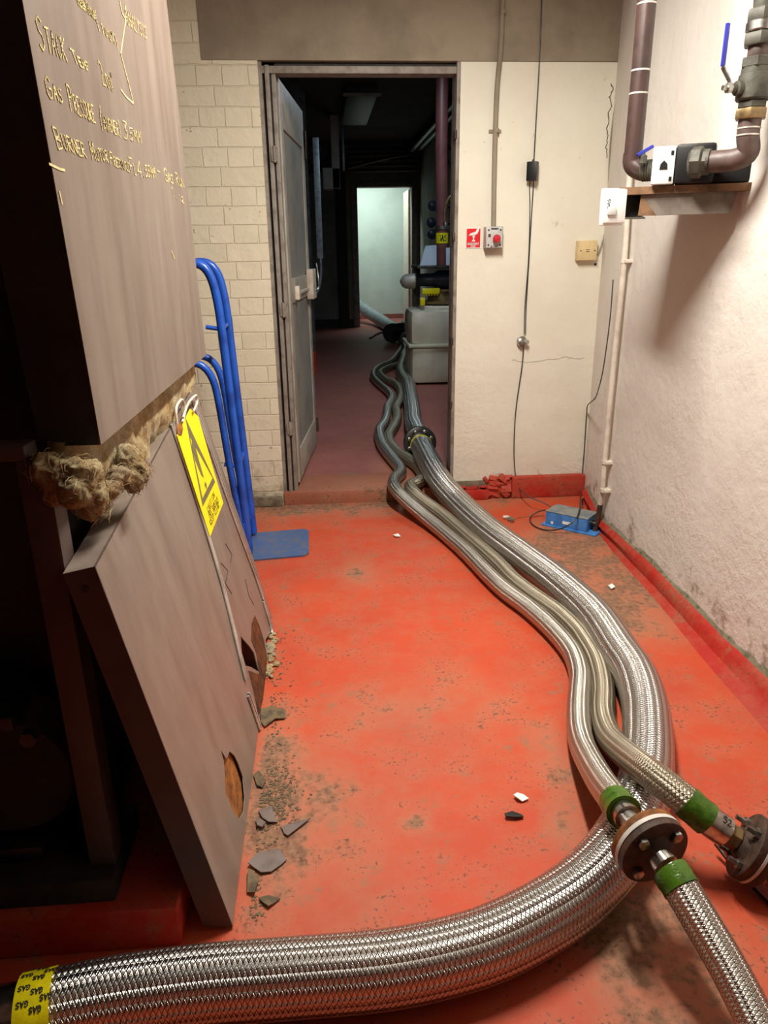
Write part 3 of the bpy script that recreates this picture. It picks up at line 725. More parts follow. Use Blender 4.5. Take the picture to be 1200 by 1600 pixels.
MB().prism([pp(*q_, SO + .003) for q_ in ((270, 668), (276, 660), (279, 672), (277, 681), (272, 680))], -pn * .003).build('rust_spot', MT['rust_orange'], sg)
m = MB()
for ln in ([(272, 664, .004), (266, 640, .012), (276, 626, .012), (282, 640, .01), (276, 662, .012)], [(276, 655, .014), (282, 632, .02), (296, 620, .018), (300, 630, .012), (293, 645, .014)]):
    m.tube(smooth(catmull([pp(a, b, c_ + .004) for a, b, c_ in ln], .008), 2), .0035, 8)
m.split('hanging_wire', MT['offwhite'], sg, label='white wire loops holding the sign')

# debris on the floor
def flake(pxs, mat, label, th=.0025, tilt=0, group=None, name='paint_flake', cat='paint flake'):
    pts = [uz(a, b, .002) for a, b in pxs]
    c = sum(pts, Vector()) / len(pts)
    m = MB(); n = len(pts); top = []; bot = []
    rr = random.Random(int(pxs[0][0]))
    ctr_t = m.bm.verts.new(c + Vector((0, 0, th + .004))); ctr_b = m.bm.verts.new(c + Vector((0, 0, .0)))
    for p in pts:
        h = rr.uniform(0, .010); top.append(m.bm.verts.new(p + Vector((0, 0, th + h)))); bot.append(m.bm.verts.new(p + Vector((0, 0, h * .9))))
    for i in range(n):
        j = (i + 1) % n
        m.bm.faces.new((ctr_t, top[i], top[j])); m.bm.faces.new((ctr_b, bot[j], bot[i])); m.bm.faces.new((top[i], bot[i], bot[j], top[j]))
    return m.build(name, mat, None, label, cat, group, ang=20)
flake([(388, 1353), (402, 1335), (420, 1332), (436, 1331), (448, 1345), (440, 1352), (424, 1364), (408, 1366), (396, 1358)], MT['flake'], 'largest brown paint flake lying at the foot of the leaning panel')
flake([(440, 1294), (447, 1290), (485, 1281), (450, 1308), (444, 1304)], MT['flake'], 'pointed triangular grey flake on the red floor')
flake([(404, 1268), (424, 1262), (430, 1278), (434, 1286), (420, 1288), (410, 1280)], MT['flake'], 'curled grey flake just above the pointed triangular one')
flake([(400, 1282), (408, 1282), (416, 1290), (410, 1296), (402, 1294)], MT['flake'], 'small grey flake tucked against the panel beside the curled one')
flake([(404, 1404), (420, 1402), (438, 1405), (430, 1412), (420, 1420), (410, 1412)], MT['flake2'], 'small olive flake nearest the big braided hose')
flake([(408, 1112), (424, 1106), (446, 1114), (446, 1124), (430, 1126), (414, 1138), (408, 1130)], MT['flake2'], 'jagged olive flake at the foot of the broken edge strip')
flake([(388, 1362), (398, 1364), (404, 1380), (398, 1400), (386, 1396)], MT['flake2'], 'curled rusty scrap below the largest paint flake')
flake([(396, 1212), (404, 1208), (416, 1222), (410, 1232), (402, 1230)], MT['flake2'], 'olive chip touching the panel beside the dirt pile')
flake([(802, 1246), (808, 1242), (818, 1244), (826, 1250), (816, 1254), (808, 1252)], MT['white'], 'crumpled white scrap on the red floor left of the small hose', name='paper_scrap', cat='litter')
flake([(950, 916), (956, 915), (961, 920), (955, 922)], MT['white'], 'white chip on the floor between large hose and right wall', name='plaster_chip', cat='litter')
flake([(614, 837), (622, 836), (626, 839), (618, 840)], MT['white'], 'white chip on the floor before the door step', name='plaster_chip', cat='litter')
flake([(788, 1275), (800, 1273), (816, 1274), (818, 1279), (806, 1281), (790, 1280)], MT['frame_dark'], 'dark flat chip on the red floor under the white scrap', name='paint_flake')
# crumbled dirt along the panel foot
m = MB(); rnd = random.Random(11)
for i in range(800):
    if i < 450: px, py = rnd.gauss(433, 16), rnd.gauss(1243, 24)
    else:
        py = rnd.uniform(985, 1440); px = 433 - (py - 985) * .10 + abs(rnd.gauss(0, 16))
    p = uz(px, py, 0); s_ = rnd.uniform(.0008, .0038)
    if p.x < -.215: continue
    m.box((-s_, -s_ * .7, -s_ * .2), (s_, s_ * .7, s_ * .5), Matrix.Translation(p) @ Matrix.Rotation(rnd.uniform(0, 3), 4, 'Z'))
m.build('crumbled_dirt', MT['flake2'], None, 'crumbled dirt and rust grains along the foot of the leaning panel', 'dirt', kind='stuff')
rnd = random.Random(6)
it = [(uz(427 - (b - 990) * .08 + rnd.gauss(0, 3), b, .005), (rnd.uniform(.004, .016), rnd.uniform(.006, .018), rnd.uniform(.003, .009)), Matrix.Rotation(rnd.uniform(0, 3), 4, 'Z')) for b in [990 + 3.2 * k for k in range(22)]]
_o = blob('insulation_crumbs', it, MT['wool'], 'yellow wool crumbs at the far foot of the leaning panel', 'insulation', .003, .010, .012)
fibres(_o, it, 120, 5)

# ---------------------------------------------------------------- blue sack truck
tr = thing('sack_truck', (-.36, 3.24, 0), 'blue tubular sack truck leaning beside the painted brick wall', 'sack truck')
def rail(y, shift=0):
    base = [(-.378, y, .02), (-.388, y, .30), (-.405, y, .70), (-.418, y, 1.02), (-.426, y, 1.12), (-.440, y, 1.20), (-.462, y, 1.245), (-.50, y, 1.26), (-.56, y, 1.25), (-.60, y, 1.24)]
    return smooth(catmull(base, .02), 3)
for y in (3.13, 3.36): MB().tube(rail(y), .018, 16).build('upright', MT['blue'], tr)
MB().tube([(-.60, 3.13, 1.24), (-.60, 3.36, 1.24)], .018, 12).build('handle_bar', MT['blue'], tr)
for y in (3.14, 3.35):
    MB().tube(smooth(catmull([(-.398, y - .012, .10), (-.43, y - .012, .40), (-.455, y - .012, .70), (-.468, y - .012, .79), (-.49, y - .012, .845), (-.53, y - .012, .87), (-.58, y - .012, .87)], .02), 3), .0155, 14).build('rear_skid', MT['blue'], tr)
for z, x in ((1.00, -.420), (.42, -.396)): MB().tube([(x, 3.13, z), (x, 3.36, z)], .010, 10).tube([(x, 3.13, z), (x - .06, 3.13, z + .01)], .009, 8).split('cross_bar', MT['blue'], tr)
MB().box((-.395, 3.10, .0), (-.387, 3.40, .16), bev=.003).build('toe_bracket', MT['blue'], tr)
pl = [uz(398, 878, .004), uz(484, 865, .004), uz(480, 829, .004), uz(400, 838, .004)]
pc = [Vector((-.375, 3.055, .001)), Vector((-.13, 3.085, .001)), Vector((-.11, 3.11, .001)), Vector((-.115, 3.39, .001)), Vector((-.135, 3.42, .001)), Vector((-.385, 3.39, .001))]
MB().prism(pc, (0, 0, .007)).build('toe_plate', MT['blue_worn'], tr, label='worn blue toe plate flat on the floor')
for y in (3.10, 3.38):
    wh = MB().rev((-.50, y - .015, .075), (0, 1, 0), [(0, .05), (.004, .072), (.012, .075), (.022, .075), (.03, .072), (.034, .05)], 28)
    wh.build('wheel', MT['black'], tr)
MB().tube([(-.50, 3.06, .075), (-.50, 3.42, .075)], .008, 10).tube([(-.50, 3.24, .075), (-.385, 3.24, .10)], .008, 8).split('axle', MT['dark_steel'], tr)
# ---------------------------------------------------------------- hoses
def path(pts, step=.016, it=5): return smooth(catmull([uz(a, b, c) for a, b, c in pts], step), it)
def hose(name, P, r, mat, label, group=None, cat='hose', seg=40):
    root = thing(name, P[len(P) // 2] * 1.0, label, cat, group); root.location.z = 0
    MB().tube(P, r, seg).build('braid', mat, root, ang=60); return root
def band(P, a, b, r, mat, parent, name, seg=32, wob=0.0, label=None):
    Q = cutline(P, a, b); rr = [r + wob * sin(i * 2.1) for i in range(len(Q))]
    return MB().tube(Q, rr, seg).build(name, mat, parent, label=label)
def frame_at(P, s_):
    L = 0
    for i in range(1, len(P)):
        d = (P[i] - P[i - 1]).length
        if L + d >= s_ or i == len(P) - 1: return P[i - 1].lerp(P[i], min(1, max(0, (s_ - L) / d))), (P[i] - P[i - 1]).normalized()
        L += d
def wrap_text(m, P, s0, ang0, r, txt, h, wd, reverse=False, wdt=.0014, k=1.0):
    """letters on a hose surface: reading direction round the hose or along it"""
    sts, W = text_strokes(txt)
    for st in sts:
        pts = []; nr = []
        dense = []
        for i in range(len(st) - 1):
            for q in range(3): dense.append((st[i][0] + (st[i + 1][0] - st[i][0]) * q / 3, st[i][1] + (st[i + 1][1] - st[i][1]) * q / 3))
        dense.append(st[-1])
        for x, y in dense:
            u = (x / W - .5) * wd; v = (y / 6 - .5) * h
            if reverse: u, v = -u, -v
            c, T = frame_at(P, s0 + u)
            N = T.cross(Vector((0, 0, 1))).normalized(); B = N.cross(T).normalized()
            a = ang0 + k * v / r; n = N * cos(a) + B * sin(a)
            pts.append(c + n * r); nr.append(n)
        m.ribbon(pts, lambda i: nr[i], wdt, .0004)

RB = .0655; RS = .0345
A1 = path([(-70, 1606, RB), (0, 1597, RB), (50, 1586, RB), (92, 1577, RB), (150, 1563, RB), (300, 1541, RB), (450, 1528, RB), (600, 1515, RB), (703, 1494, RB), (783, 1467, RB), (887, 1408, RB), (950, 1348, RB), (988, 1288, RB), (1006, 1235, RB), (1012, 1190, RB), (1012, 1150, RB), (1010, 1117, RB), (1003, 1083, RB), (991, 1053, RB), (970, 1022, RB), (932, 966, RB), (878, 916, RB), (827, 877, RB), (777, 840, RB), (744, 812, .07), (711, 780, .09), (691, 757, .13), (676, 732, .165), (664, 709, .172), (657, 694, .172)])
Lt = length(A1)
def arc_of(P, px, py, z):
    q = uz(px, py, z); best = 0; bd_ = 9; L = 0
    for i in range(1, len(P)):
        L += (P[i] - P[i - 1]).length
        if (P[i] - q).length < bd_: bd_ = (P[i] - q).length; best = L
    return best
sT0 = arc_of(A1, 32, 1590, RB); sT1 = arc_of(A1, 92, 1577, RB)
hA = thing('braided_hose', (.3, 1.2, 0), 'thick steel-braided hose sweeping across the foreground with yellow gas tape at its end', 'hose')
MB().tube(cutline(A1, sT1 - .01, Lt - .045), RB, 56).build('braid', MT['braid_big'], hA, ang=60)
band(A1, 0, sT0 + .01, RB - .009, MT['steel'], hA, 'end_sleeve', 48, label='smooth steel end sleeve')
band(A1, sT0, sT1, RB + .0015, MT['yellow_tape'], hA, 'warning_tape', 56, .0006, label='yellow tape printed GAS')
m = MB()
for i, (ds, an) in enumerate(((.25, .62), (.62, .75), (.22, .98), (.60, 1.12), (.24, 1.34), (.62, 1.46), (.88, .95), (.25, 1.68), (.62, 1.82), (.9, 1.62))):
    wrap_text(m, A1, sT0 + (sT1 - sT0) * ds, pi / 2 + 1.3 - an * 1.15 + .2, RB + .0024, 'GAS', .009, .020, True, .0017, 1.0)
m.build('tape_print', MT['ink'], hA)
band(A1, Lt - .05, Lt - .022, RB + .001, MT['yellow_tape'], hA, 'yellow_ring', 48)

A2 = path([(656, 690, .168), (654, 682, .162), (650, 672, .155), (646, 660, .14), (645, 645, BZ + RB), (643, 630, BZ + RB), (640, 612, BZ + RB), (638, 600, BZ + RB), (631, 590, BZ + RB), (628, 578, BZ + RB), (632, 566, BZ + RB), (634, 553, BZ + RB)])
hose('braided_hose', A2, RB - .003, MT['braid_big'], 'thick braided hose in the back room beyond the bolted doorway flange')

Bp = path([(622, 524, .16), (630, 532, .12), (628, 543, .105), (620, 556, .105), (609, 567, .105), (594, 573, .105), (585, 581, .105), (584, 590, .105), (594, 601, .105), (606, 611, .105), (612, 619, .105), (611, 627, .105), (605, 637, .105), (604, 649, .105), (600, 661, .105), (593, 671, .105), (593, 682, .105), (597, 695, .105), (605, 707, .105), (616, 720, .105), (624, 730, .105), (626, 739, .105), (618, 747, .105), (615, 757, .105), (622, 769, .10), (639, 786, .075), (672, 814, .045), (703, 840, RS), (731, 865, RS), (767, 902, RS), (792, 925, RS), (825, 949, RS), (855, 975, RS), (879, 1000, RS), (896, 1023, RS), (905, 1048, RS), (907, 1067, RS), (905, 1092, RS), (904, 1117, RS + .002), (905, 1142, .045), (911, 1168, .065), (925, 1197, .10), (943, 1227, .14), (962, 1252, .175), (978, 1274, .19), (1000, 1302, .20)], .012, 3)
LB = length(Bp)
hB = thing('braided_hose', (.35, 2.5, 0), 'small braided hose, leftmost of the run, ending in green tape at the orange rusty flange', 'hose')
MB().tube(cutline(Bp, 0, LB - .085), RS, 32).build('braid', MT['braid_small'], hB, ang=60)
band(Bp, LB - .125, LB - .072, RS + .002, MT['green_tape'], hB, 'green_tape', 32, .0008)
band(Bp, LB - .075, LB - .045, RS - .006, MT['steel'], hB, 'end_collar', 32)
band(Bp, LB - .05, LB - .0, RS - .014, MT['zinc'], hB, 'pipe_nipple', 24)

Cp = path([(640, 562, .105), (625, 569, .105), (610, 574, .105), (597, 580, .105), (595, 586, .105), (604, 594, .105), (616, 599, .105), (624, 606, .105), (627, 617, .105), (624, 628, .105), (619, 637, .105), (621, 647, .105), (620, 657, .105), (614, 669, .105), (608, 679, .105), (609, 691, .105), (615, 701, .105), (626, 710, .105), (640, 719, .105), (651, 727, .105), (659, 737, .105), (661, 747, .106), (652, 754, .108), (642, 758, .106), (643, 765, .103), (652, 775, .09), (671, 790, .06), (693, 806, .045), (717, 827, RS), (742, 849, RS), (764, 868, RS), (786, 889, RS), (804, 908, RS), (838, 934, RS), (874, 959, RS), (903, 987, RS), (917, 1007, RS), (932, 1033, RS), (941, 1065, RS), (943, 1092, RS), (942, 1115, RS), (946, 1137, .045), (955, 1157, .075), (973, 1175, .115), (997, 1194, .155), (1022, 1213, .175), (1047, 1232, .175), (1071, 1251, .165), (1094, 1272, .145), (1123, 1293, .12), (1150, 1311, .10), (1170, 1323, .09)], .012, 3)
LC = length(Cp)
hC = thing('braided_hose', (.45, 2.5, 0), 'small braided hose, middle of the run, crossing over the thick hose towards the dark flange', 'hose')
MB().tube(cutline(Cp, 0, LC - .13), RS, 32).build('braid', MT['braid_dirty'], hC, ang=60)
band(Cp, LC - .165, LC - .098, RS + .002, MT['green_tape'], hC, 'green_tape', 32, .0008)
band(Cp, LC - .102, LC - .052, RS - .001, MT['steel'], hC, 'end_collar', 40)
Q = cutline(Cp, LC - .066, LC + 1)
dC = (Q[-1] - Q[0]).normalized()
MB().tube(cutline(Cp, LC - .056, LC - .022), RS - .008, 8, True).tube(cutline(Cp, LC - .035, LC + 1), RS - .014, 24).build('pipe_nipple', MT['brass'], hC, label='brassy hexagonal nipple')
m = MB(); wrap_text(m, Cp, LC - .072, 1.25, RS - .0004, '52', .016, .022, False, .002, 1.0); m.build('stamped_number', MT['dark_steel'], hC)

Dp = path([(1030, 1340, .198), (1040, 1352, .195), (1054, 1371, .190), (1079, 1412, .172), (1107, 1459, .15), (1135, 1506, .13), (1160, 1553, .115), (1183, 1600, .10), (1212, 1665, .08), (1235, 1720, .06)], .012, 3)
hD = thing('braided_hose', (.6, .9, 0), 'small braided hose running from the orange rusty flange out of the bottom right corner', 'hose')
LD = length(Dp)
MB().tube(cutline(Dp, .055, LD), RS - .001, 36).build('braid', MT['braid_small'], hD, ang=60)
band(Dp, .022, .070, RS + .001, MT['green_tape'], hD, 'green_tape', 32, .0008)
band(Dp, .0, .030, RS - .009, MT['steel'], hD, 'end_collar', 32)

def hexbolt(m, c, d, r, h): m.rev(c, d, [(0, r), (h * .85, r), (h, r * .85)], 6)
def flange(name, c, d, R_, mats, label, nb, th=.016, gap=.006, group=None, back=True, rot=0.4, studs=True, bore=.03):
    d = Vector(d).normalized(); c = Vector(c)
    fj = thing(name, c, label, 'pipe flange', group)
    for s_, mt in ((-1, mats[0]), (1, mats[1])):
        a = gap / 2 * s_
        MB().rev(c + d * a, d * s_, [(0, R_), (.002, R_ + .0015), (th - .002, R_ + .0015), (th, R_ - .001), (th + .001, bore + .012), (th + .014, bore), (th + .015, bore - .006)], 64).build('flange_disc', mt, fj)
    MB().rev(c - d * gap / 2, d, [(0, R_ + .0025), (gap, R_ + .0025)], 64).build('gasket', mats[2], fj)
    N = d.cross(Vector((0, 0, 1))).normalized(); B = d.cross(N)
    for k in range(nb):
        an = rot + 2 * pi * k / nb; q = c + (N * cos(an) + B * sin(an)) * R_ * .74
        m = MB(); L2 = gap / 2 + th; e_ = .028 if studs else .012
        m.rev(q - d * (L2 + e_), d, [(0, .0058), (e_ - .0101, .0058), (e_ - .010, .0115), (e_, .0115), (e_ + .0001, .006), (e_ + 2 * L2, .006), (e_ + 2 * L2 + .0001, .0115), (e_ + 2 * L2 + .009, .0115), (e_ + 2 * L2 + .0105, .009)], 12 if not studs else 6)
        m.build('bolt', MT['zinc'], fj)
    return fj
dB = (Dp[0] - Bp[-1]).normalized()
cF1 = (Dp[0] + Bp[-1]) / 2
flange('bolted_flange', cF1, dB, .070, (MT['rust_orange'], MT['brown_steel'], MT['gasket']), 'orange rusty bolted flange with pale gasket joining two small braided hoses', 4, .017, .009, rot=.75)
cF2 = Cp[-1] + dC * .012
flange('bolted_flange', cF2, dC, .071, (MT['brown_steel'], MT['brown_steel'], MT['gasket']), 'dark brown bolted flange cut by the right edge of the picture', 4, .018, .006, rot=.3)
m = MB(); m.rev(cF2 + dC * .035, dC, [(0, .05), (.02, .05), (.03, .03), (.2, .03)], 32); m.build('pipe_stub', MT['rust_orange'], None, 'rusty pipe stub behind the dark brown flange', 'pipe')
dA = Vector((.10, -1, .12)).normalized()
cA = A1[-1] + Vector((0, .035, 0))
flange('bolted_flange', cA, dA, .100, (MT['dark_steel'], MT['dark_steel'], MT['dark_steel']), 'dark steel eight-bolt flange on the thick hose in the doorway', 8, .014, .003, studs=False, bore=.058)
# loose cable under the hose collar
MB().tube(smooth(catmull([uz(1118, 1318, .03), uz(1135, 1340, .02), uz(1152, 1362, .012), uz(1190, 1400, .006), uz(1230, 1440, .006)], .02), 3), .0045, 8).build('loose_cable', MT['black'], None, 'short black cable under the steel collar beside the dark flange', 'cable')

# ---------------------------------------------------------------- things on the far wall, right of the door
def wy(px, py, off=0.0): return uy(px, py, YW - off)
def wpath(pts, off, it=3, step=.02): return smooth(catmull([wy(a, b, off) for a, b in pts], step), it)
em = thing('emergency_sign', wy(740, 371), 'small red emergency stop sign with a white hand pressing a button', 'sign')
a, b = wy(728, 356), wy(751, 388)
MB().box((a.x, YW - .0025, b.z), (b.x, YW - .0003, a.z)).build('sign_border', MT['white'], em)
MB().box((a.x + .004, YW - .0032, b.z + .004), (b.x - .004, YW - .0022, a.z - .004)).build('sign_field', MT['red'], em)
cx, cz = (a.x + b.x) / 2, (a.z + b.z) / 2; W_ = b.x - a.x
def wp(u, v): return (cx + u * W_, YW - .0035, cz + v * W_)
m = MB()
for poly in ([(-.32, .16), (-.18, .30), (.02, .36), (.14, .40), (.22, .56), (.36, .58), (.34, .44), (.24, .26), (.06, .16)], [(-.10, .10), (-.04, .14), (.06, .14), (.12, .10), (.05, .04), (.05, -.10), (.14, -.20), (-.12, -.20), (-.03, -.10), (-.03, .04)]):
    m.prism([wp(*q) for q in poly], (0, -.0006, 0))
for txt, v, ww in (('EMERGENCY', -.40, .74), ('STOP', -.56, .36)):
    sts, wd_ = text_strokes(txt)
    for s_ in sts: m.ribbon([Vector(wp((x / wd_ - .5) * ww, v + (y / 6) * .11)) for x, y in s_], (0, -1, 0), .0022, .0004)
m.build('sign_print', MT['white'], em)
es = thing('emergency_stop', wy(771, 372), 'grey emergency stop box with round red push button below the metal conduit', 'switch')
a, b = wy(759, 354, .05), wy(785, 388, .05)
MB().box((a.x, YW - .055, b.z), (b.x, YW, a.z), bev=.004).build('housing', MT['grey_box'], es)
MB().box((a.x + .004, YW - .058, b.z + .004), (b.x - .004, YW - .054, a.z - .004), bev=.001).build('face_plate', MT['lamp_body'], es)
pb = wy(775, 373, .06)
MB().rev((pb.x, YW - .057, pb.z), (0, -1, 0), [(0, .012), (.012, .012), (.014, .018), (.026, .019), (.032, .015), (.034, .002)], 28).build('push_button', MT['button'], es)
m = MB()
for u, v in ((.16, .84), (.84, .84), (.16, .16), (.84, .16)): m.rev((a.x + (b.x - a.x) * u, YW - .057, b.z + (a.z - b.z) * v), (0, -1, 0), [(0, .0042), (.003, .0042)], 10)
m.split('screw', MT['dark_steel'], es)
MB().box((a.x + .012, YW - .0595, b.z + .052), (a.x + .024, YW - .057, b.z + .066)).build('indicator', MT['brown_steel'], es)
for txt, v in (('EMERGENCY', .86), ('STOP', .05)):
    m = MB(); sts, wd_ = text_strokes(txt)
    for s_ in sts: m.ribbon([Vector((a.x + (b.x - a.x) * (.3 + .44 * x / wd_), YW - .0582, b.z + (a.z - b.z) * (v + .07 * y / 6))) for x, y in s_], (0, -1, 0), .0018, .0004)
    m.build('face_print', MT['dark_steel'], es)
cn = thing('metal_conduit', wy(771, 352), 'cream painted metal conduit running down to the emergency stop box', 'conduit')
MB().tube(wpath([(787, -60), (785, 10), (782, 80), (777, 130), (774, 200), (772, 280), (771, 354)], .025), .0115, 14).build('tube', MT['beam'], cn)
for px, py in ((784, 20), (774, 205)):
    q = wy(px, py, .01); MB().box((q.x - .030, YW - .006, q.z - .008), (q.x + .030, YW, q.z + .008), bev=.003).rev((q.x, YW - .025, q.z - .009), (0, 0, 1), [(0, .0145), (.018, .0145)], 18).build('saddle_clip', MT['beam'], cn)
# black adapter and its cables
ad = thing('black_adapter', wy(831, 266), 'small black adapter box hanging in the cable on the cream wall', 'adapter')
a, b = wy(824, 254, .04), wy(841, 281, .04)
Mr = Matrix.Translation(((a.x + b.x) / 2, YW - .034, (a.z + b.z) / 2)) @ Matrix.Rotation(radians(-32), 4, 'Z')
MB().box((-.024, -.020, -.042), (.024, .020, .042), Mr, bev=.003).build('case', MT['black'], ad)
MB().rev((a.x + .03, YW - .03, (a.z + b.z) / 2 + .04), (0, 0, 1), [(0, .006), (.012, .004)], 10).build('cable_gland', MT['black'], ad)
MB().tube(wpath([(848, -60), (846, 10), (843, 90), (838, 180), (834, 252)], .012), .0028, 8).build('thin_cable', MT['black'], None, 'thin black cable dropping from above to the adapter box', 'cable')
c_ = thing('cable_pair', wy(826, 400), 'pair of thin cables hanging from the adapter down to the round plug', 'cable')
MB().tube(wpath([(829, 282), (827, 292), (828, 320), (826, 400), (820, 480), (819, 522)], .010), .0024, 8).build('cable', MT['cable'], c_)
MB().tube(wpath([(834, 281), (832, 310), (829, 360), (825, 430), (822, 480), (821, 522)], .012), .0024, 8).build('cable', MT['black'], c_)
jp = thing('round_plug', wy(819, 532), 'grey round plug tilted on the cream wall between two cables', 'plug')
q = wy(819, 532, .03)
MB().rev((q.x - .012, YW - .002, q.z - .01), Vector((.25, -1, .25)), [(0, .020), (.01, .026), (.022, .026), (.030, .018), (.032, .004)], 24).build('body', MT['zinc'], jp)
MB().rev((q.x + .006, YW - .02, q.z - .008), Vector((.5, -1, .1)), [(0, .012), (.022, .011), (.024, .002)], 16).build('pin_cap', MT['grey_box'], jp)
MB().tube(smooth(catmull([wy(818, 540, .012), wy(816, 570, .01), (wy(806, 640, .01)), wy(803, 700, .01), wy(805, 740, .012), wy(812, 764, .05), uz(830, 778, .07), uz(850, 785, .055), uz(868, 797, .03)], .02), 3), .003, 8).build('thin_cable', MT['cable'], None, 'grey cable looping from the round plug down to the blue box', 'cable')
# telephone style socket
so = thing('wall_socket', wy(916, 392), 'yellowed square socket plate high in the corner by the right wall', 'socket')
a, b = wy(903, 376, .03), wy(931, 407, .03)
MB().box((a.x, YW - .036, b.z), (b.x, YW, a.z), bev=.003).build('back_box', MT['cream_box'], so)
MB().box((a.x + .002, YW - .042, b.z + .002), (b.x - .002, YW - .036, a.z - .002), bev=.002).build('plate', MT['cream_box'], so)
zc = (a.z + b.z) / 2; xc = (a.x + b.x) / 2
MB().rev((a.x + .014, YW - .041, zc), (0, -1, 0), [(0, .003), (.0025, .003)], 10).rev((b.x - .014, YW - .041, zc), (0, -1, 0), [(0, .003), (.0025, .003)], 10).split('screw', MT['brown_steel'], so)
MB().box((xc - .009, YW - .0435, zc - .006), (xc + .009, YW - .041, zc - .0035)).box((xc - .009, YW - .0435, zc + .003), (xc + .009, YW - .041, zc + .0055)).split('jack_slot', MT['brown_steel'], so)
MB().tube(smooth(catmull([wy(929, 402, .02), wy(935, 396, .015), wy(938, 388, .012), wy(944, 370, .008), wy(947, 340, .006), wy(950, 300, .006), wy(953, 230, .006), wy(960, 170, .006), wy(972, 90, .02)], .02), 2), .0026, 8).build('thin_cable', MT['cable_pale'], None, 'painted-over cable climbing the corner above the socket', 'cable')
q = wy(930, 413, 0); MB().rev((q.x, YW - .001, q.z), (0, -1, 0), [(0, .007), (.0015, .006)], 7).build('trim_hole', MT['black'], None, kind='structure')
# render cracks in the corner
m = MB(); rnd = random.Random(4)
for ci, seq in enumerate(([(955, 130), (958, 140), (952, 152), (956, 165), (950, 176), (952, 188), (948, 200), (950, 214), (947, 230), (949, 250)], [(800, 562), (822, 566), (850, 563), (876, 560), (882, 557), (900, 561), (915, 560)])):
    P_ = [wy(a, b, .0005) for a, b in seq]
    Pj = []
    for i in range(len(P_) - 1):
        for k in range(5): Pj.append(P_[i].lerp(P_[i + 1], k / 5) + Vector((rnd.uniform(-.003, .003), 0, rnd.uniform(-.003, .003))))
    m = MB(); m.ribbon(Pj, (0, -1, 0), .0040 if ci == 0 else .0016, .0006)
    m.build('trim_crack', MT['putty'] if ci == 0 else MT['beam'], None, kind='structure')
# ---------------------------------------------------------------- right wall: pale conduit, cable, white box
XR = 1.30
co = thing('corner_conduit', (1.27, 3.22, 0), 'pale painted conduit running down the right wall into the corner', 'conduit')
def cr(px, py, off=.028): return ux(px, py, XR - off)
CPt = [cr(985, 250), cr(980, 330), cr(976, 400), cr(968, 480), cr(960, 560), cr(952, 640), cr(945, 720), cr(941, 765), cr(937, 792)]
MB().tube(smooth(catmull(CPt, .03), 3), .0125, 14).build('tube', MT['offwhite'], co)
for i, (px, py) in enumerate(((975, 408), (945, 722), (943, 766))):
    q = cr(px, py); MB().box((q.x - .004, q.y - .024, q.z - .007), (XR + .006, q.y + .024, q.z + .007), bev=.003).rev((q.x, q.y, q.z - .008), (0, 0, 1), [(0, .0155), (.016, .0155)], 16).build('saddle_clip', MT['offwhite'], co)
q = cr(936, 795); MB().tube([cr(938, 788), cr(936, 800), Vector((q.x - .01, q.y, .006))], .013, 12).build('rusted_end', MT['brown_steel'], co, label='rusted black lower end')
MB().tube(smooth(catmull([cr(958, 437, .012), cr(953, 500, .012), cr(942, 580, .012), cr(935, 608, .012), cr(930, 622, .05), wy(919, 632, .10), wy(917, 637, .03), wy(917, 643, .014), wy(916, 652, .014), wy(913, 700, .014), wy(909, 750, .02), wy(907, 770, .06), uz(905, 800, .07), uz(898, 812, .06)], .02), 2), .003, 8).build('thin_cable', MT['cable'], None, 'grey cable down the right wall corner to the blue box', 'cable')
wb = thing('white_box', ux(957, 322, 1.12), 'white plastic box mounted on the left end of the pipe shelf', 'detector box')
# built on the outer corner of the shelf
def sh(px, py, y): return uy(px, py, y)
a, b = sh(943, 296, 2.50), sh(973, 352, 2.50)
MB().box((a.x + .006, 2.47, b.z + .006), (b.x - .004, 2.515, a.z), bev=.008).build('cover', MT['white'], wb)
MB().box((a.x, 2.505, b.z), (b.x + .002, 2.525, a.z + .004), bev=.006).build('base_plate', MT['white'], wb)
MB().box((a.x + .008, 2.462, b.z + .03), (a.x + .034, 2.471, b.z + .055), bev=.002).build('latch', MT['lamp_body'], wb)
m = MB(); sts, wd_ = text_strokes('GAS')
for s_ in sts: m.ribbon([Vector((a.x + .014, 2.4695, b.z + .05 + .03 * x / wd_)) + Vector((-.009 * y / 6, 0, 0)) for x, y in s_], (0, -1, 0), .0016, .0004)
m.build('printed_mark', MT['dark_blue'], wb)

# shelf
SZ = uy(972, 293, 2.50).z
F0 = Vector((.958, 2.50, SZ)); F1 = Vector((1.305, 2.33, SZ))
sf = thing('pipe_shelf', (1.15, 2.5, SZ - .08), 'dark wooden shelf with a boxed bracket carrying the pipe valve on the right wall', 'shelf')
MB().prism([(F0.x, F0.y, SZ - .022), (F1.x, F1.y, SZ - .022), (1.305, 2.78, SZ - .022), (.99, 2.76, SZ - .022)], (0, 0, .022)).build('board', MT['wood'], sf)
dd = (F1 - F0).normalized(); nn = Vector((-dd.y, dd.x, 0))
a = F0 + dd * .065; b = F0 + dd * .345
MB().prism([tuple(a + nn * .012 + Vector((0, 0, -.022))), tuple(b + nn * .012 + Vector((0, 0, -.022))), tuple(b + nn * .012 + dd * -.012 + Vector((0, 0, -.085))), tuple(a + nn * .012 + dd * .042 + Vector((0, 0, -.085)))], nn * .02).build('fascia', MT['wood_grey'], sf, label='dusty grey board')
MB().prism([tuple(a + nn * .011 + Vector((0, 0, -.022))), tuple(a + nn * .011 + dd * .052 + Vector((0, 0, -.085))), tuple(a + nn * .011 + dd * -.004 + Vector((0, 0, -.085)))], nn * .018).build('wood_block', MT['wood'], sf)
m = MB(); c0 = F0 + dd * .006 + nn * .02
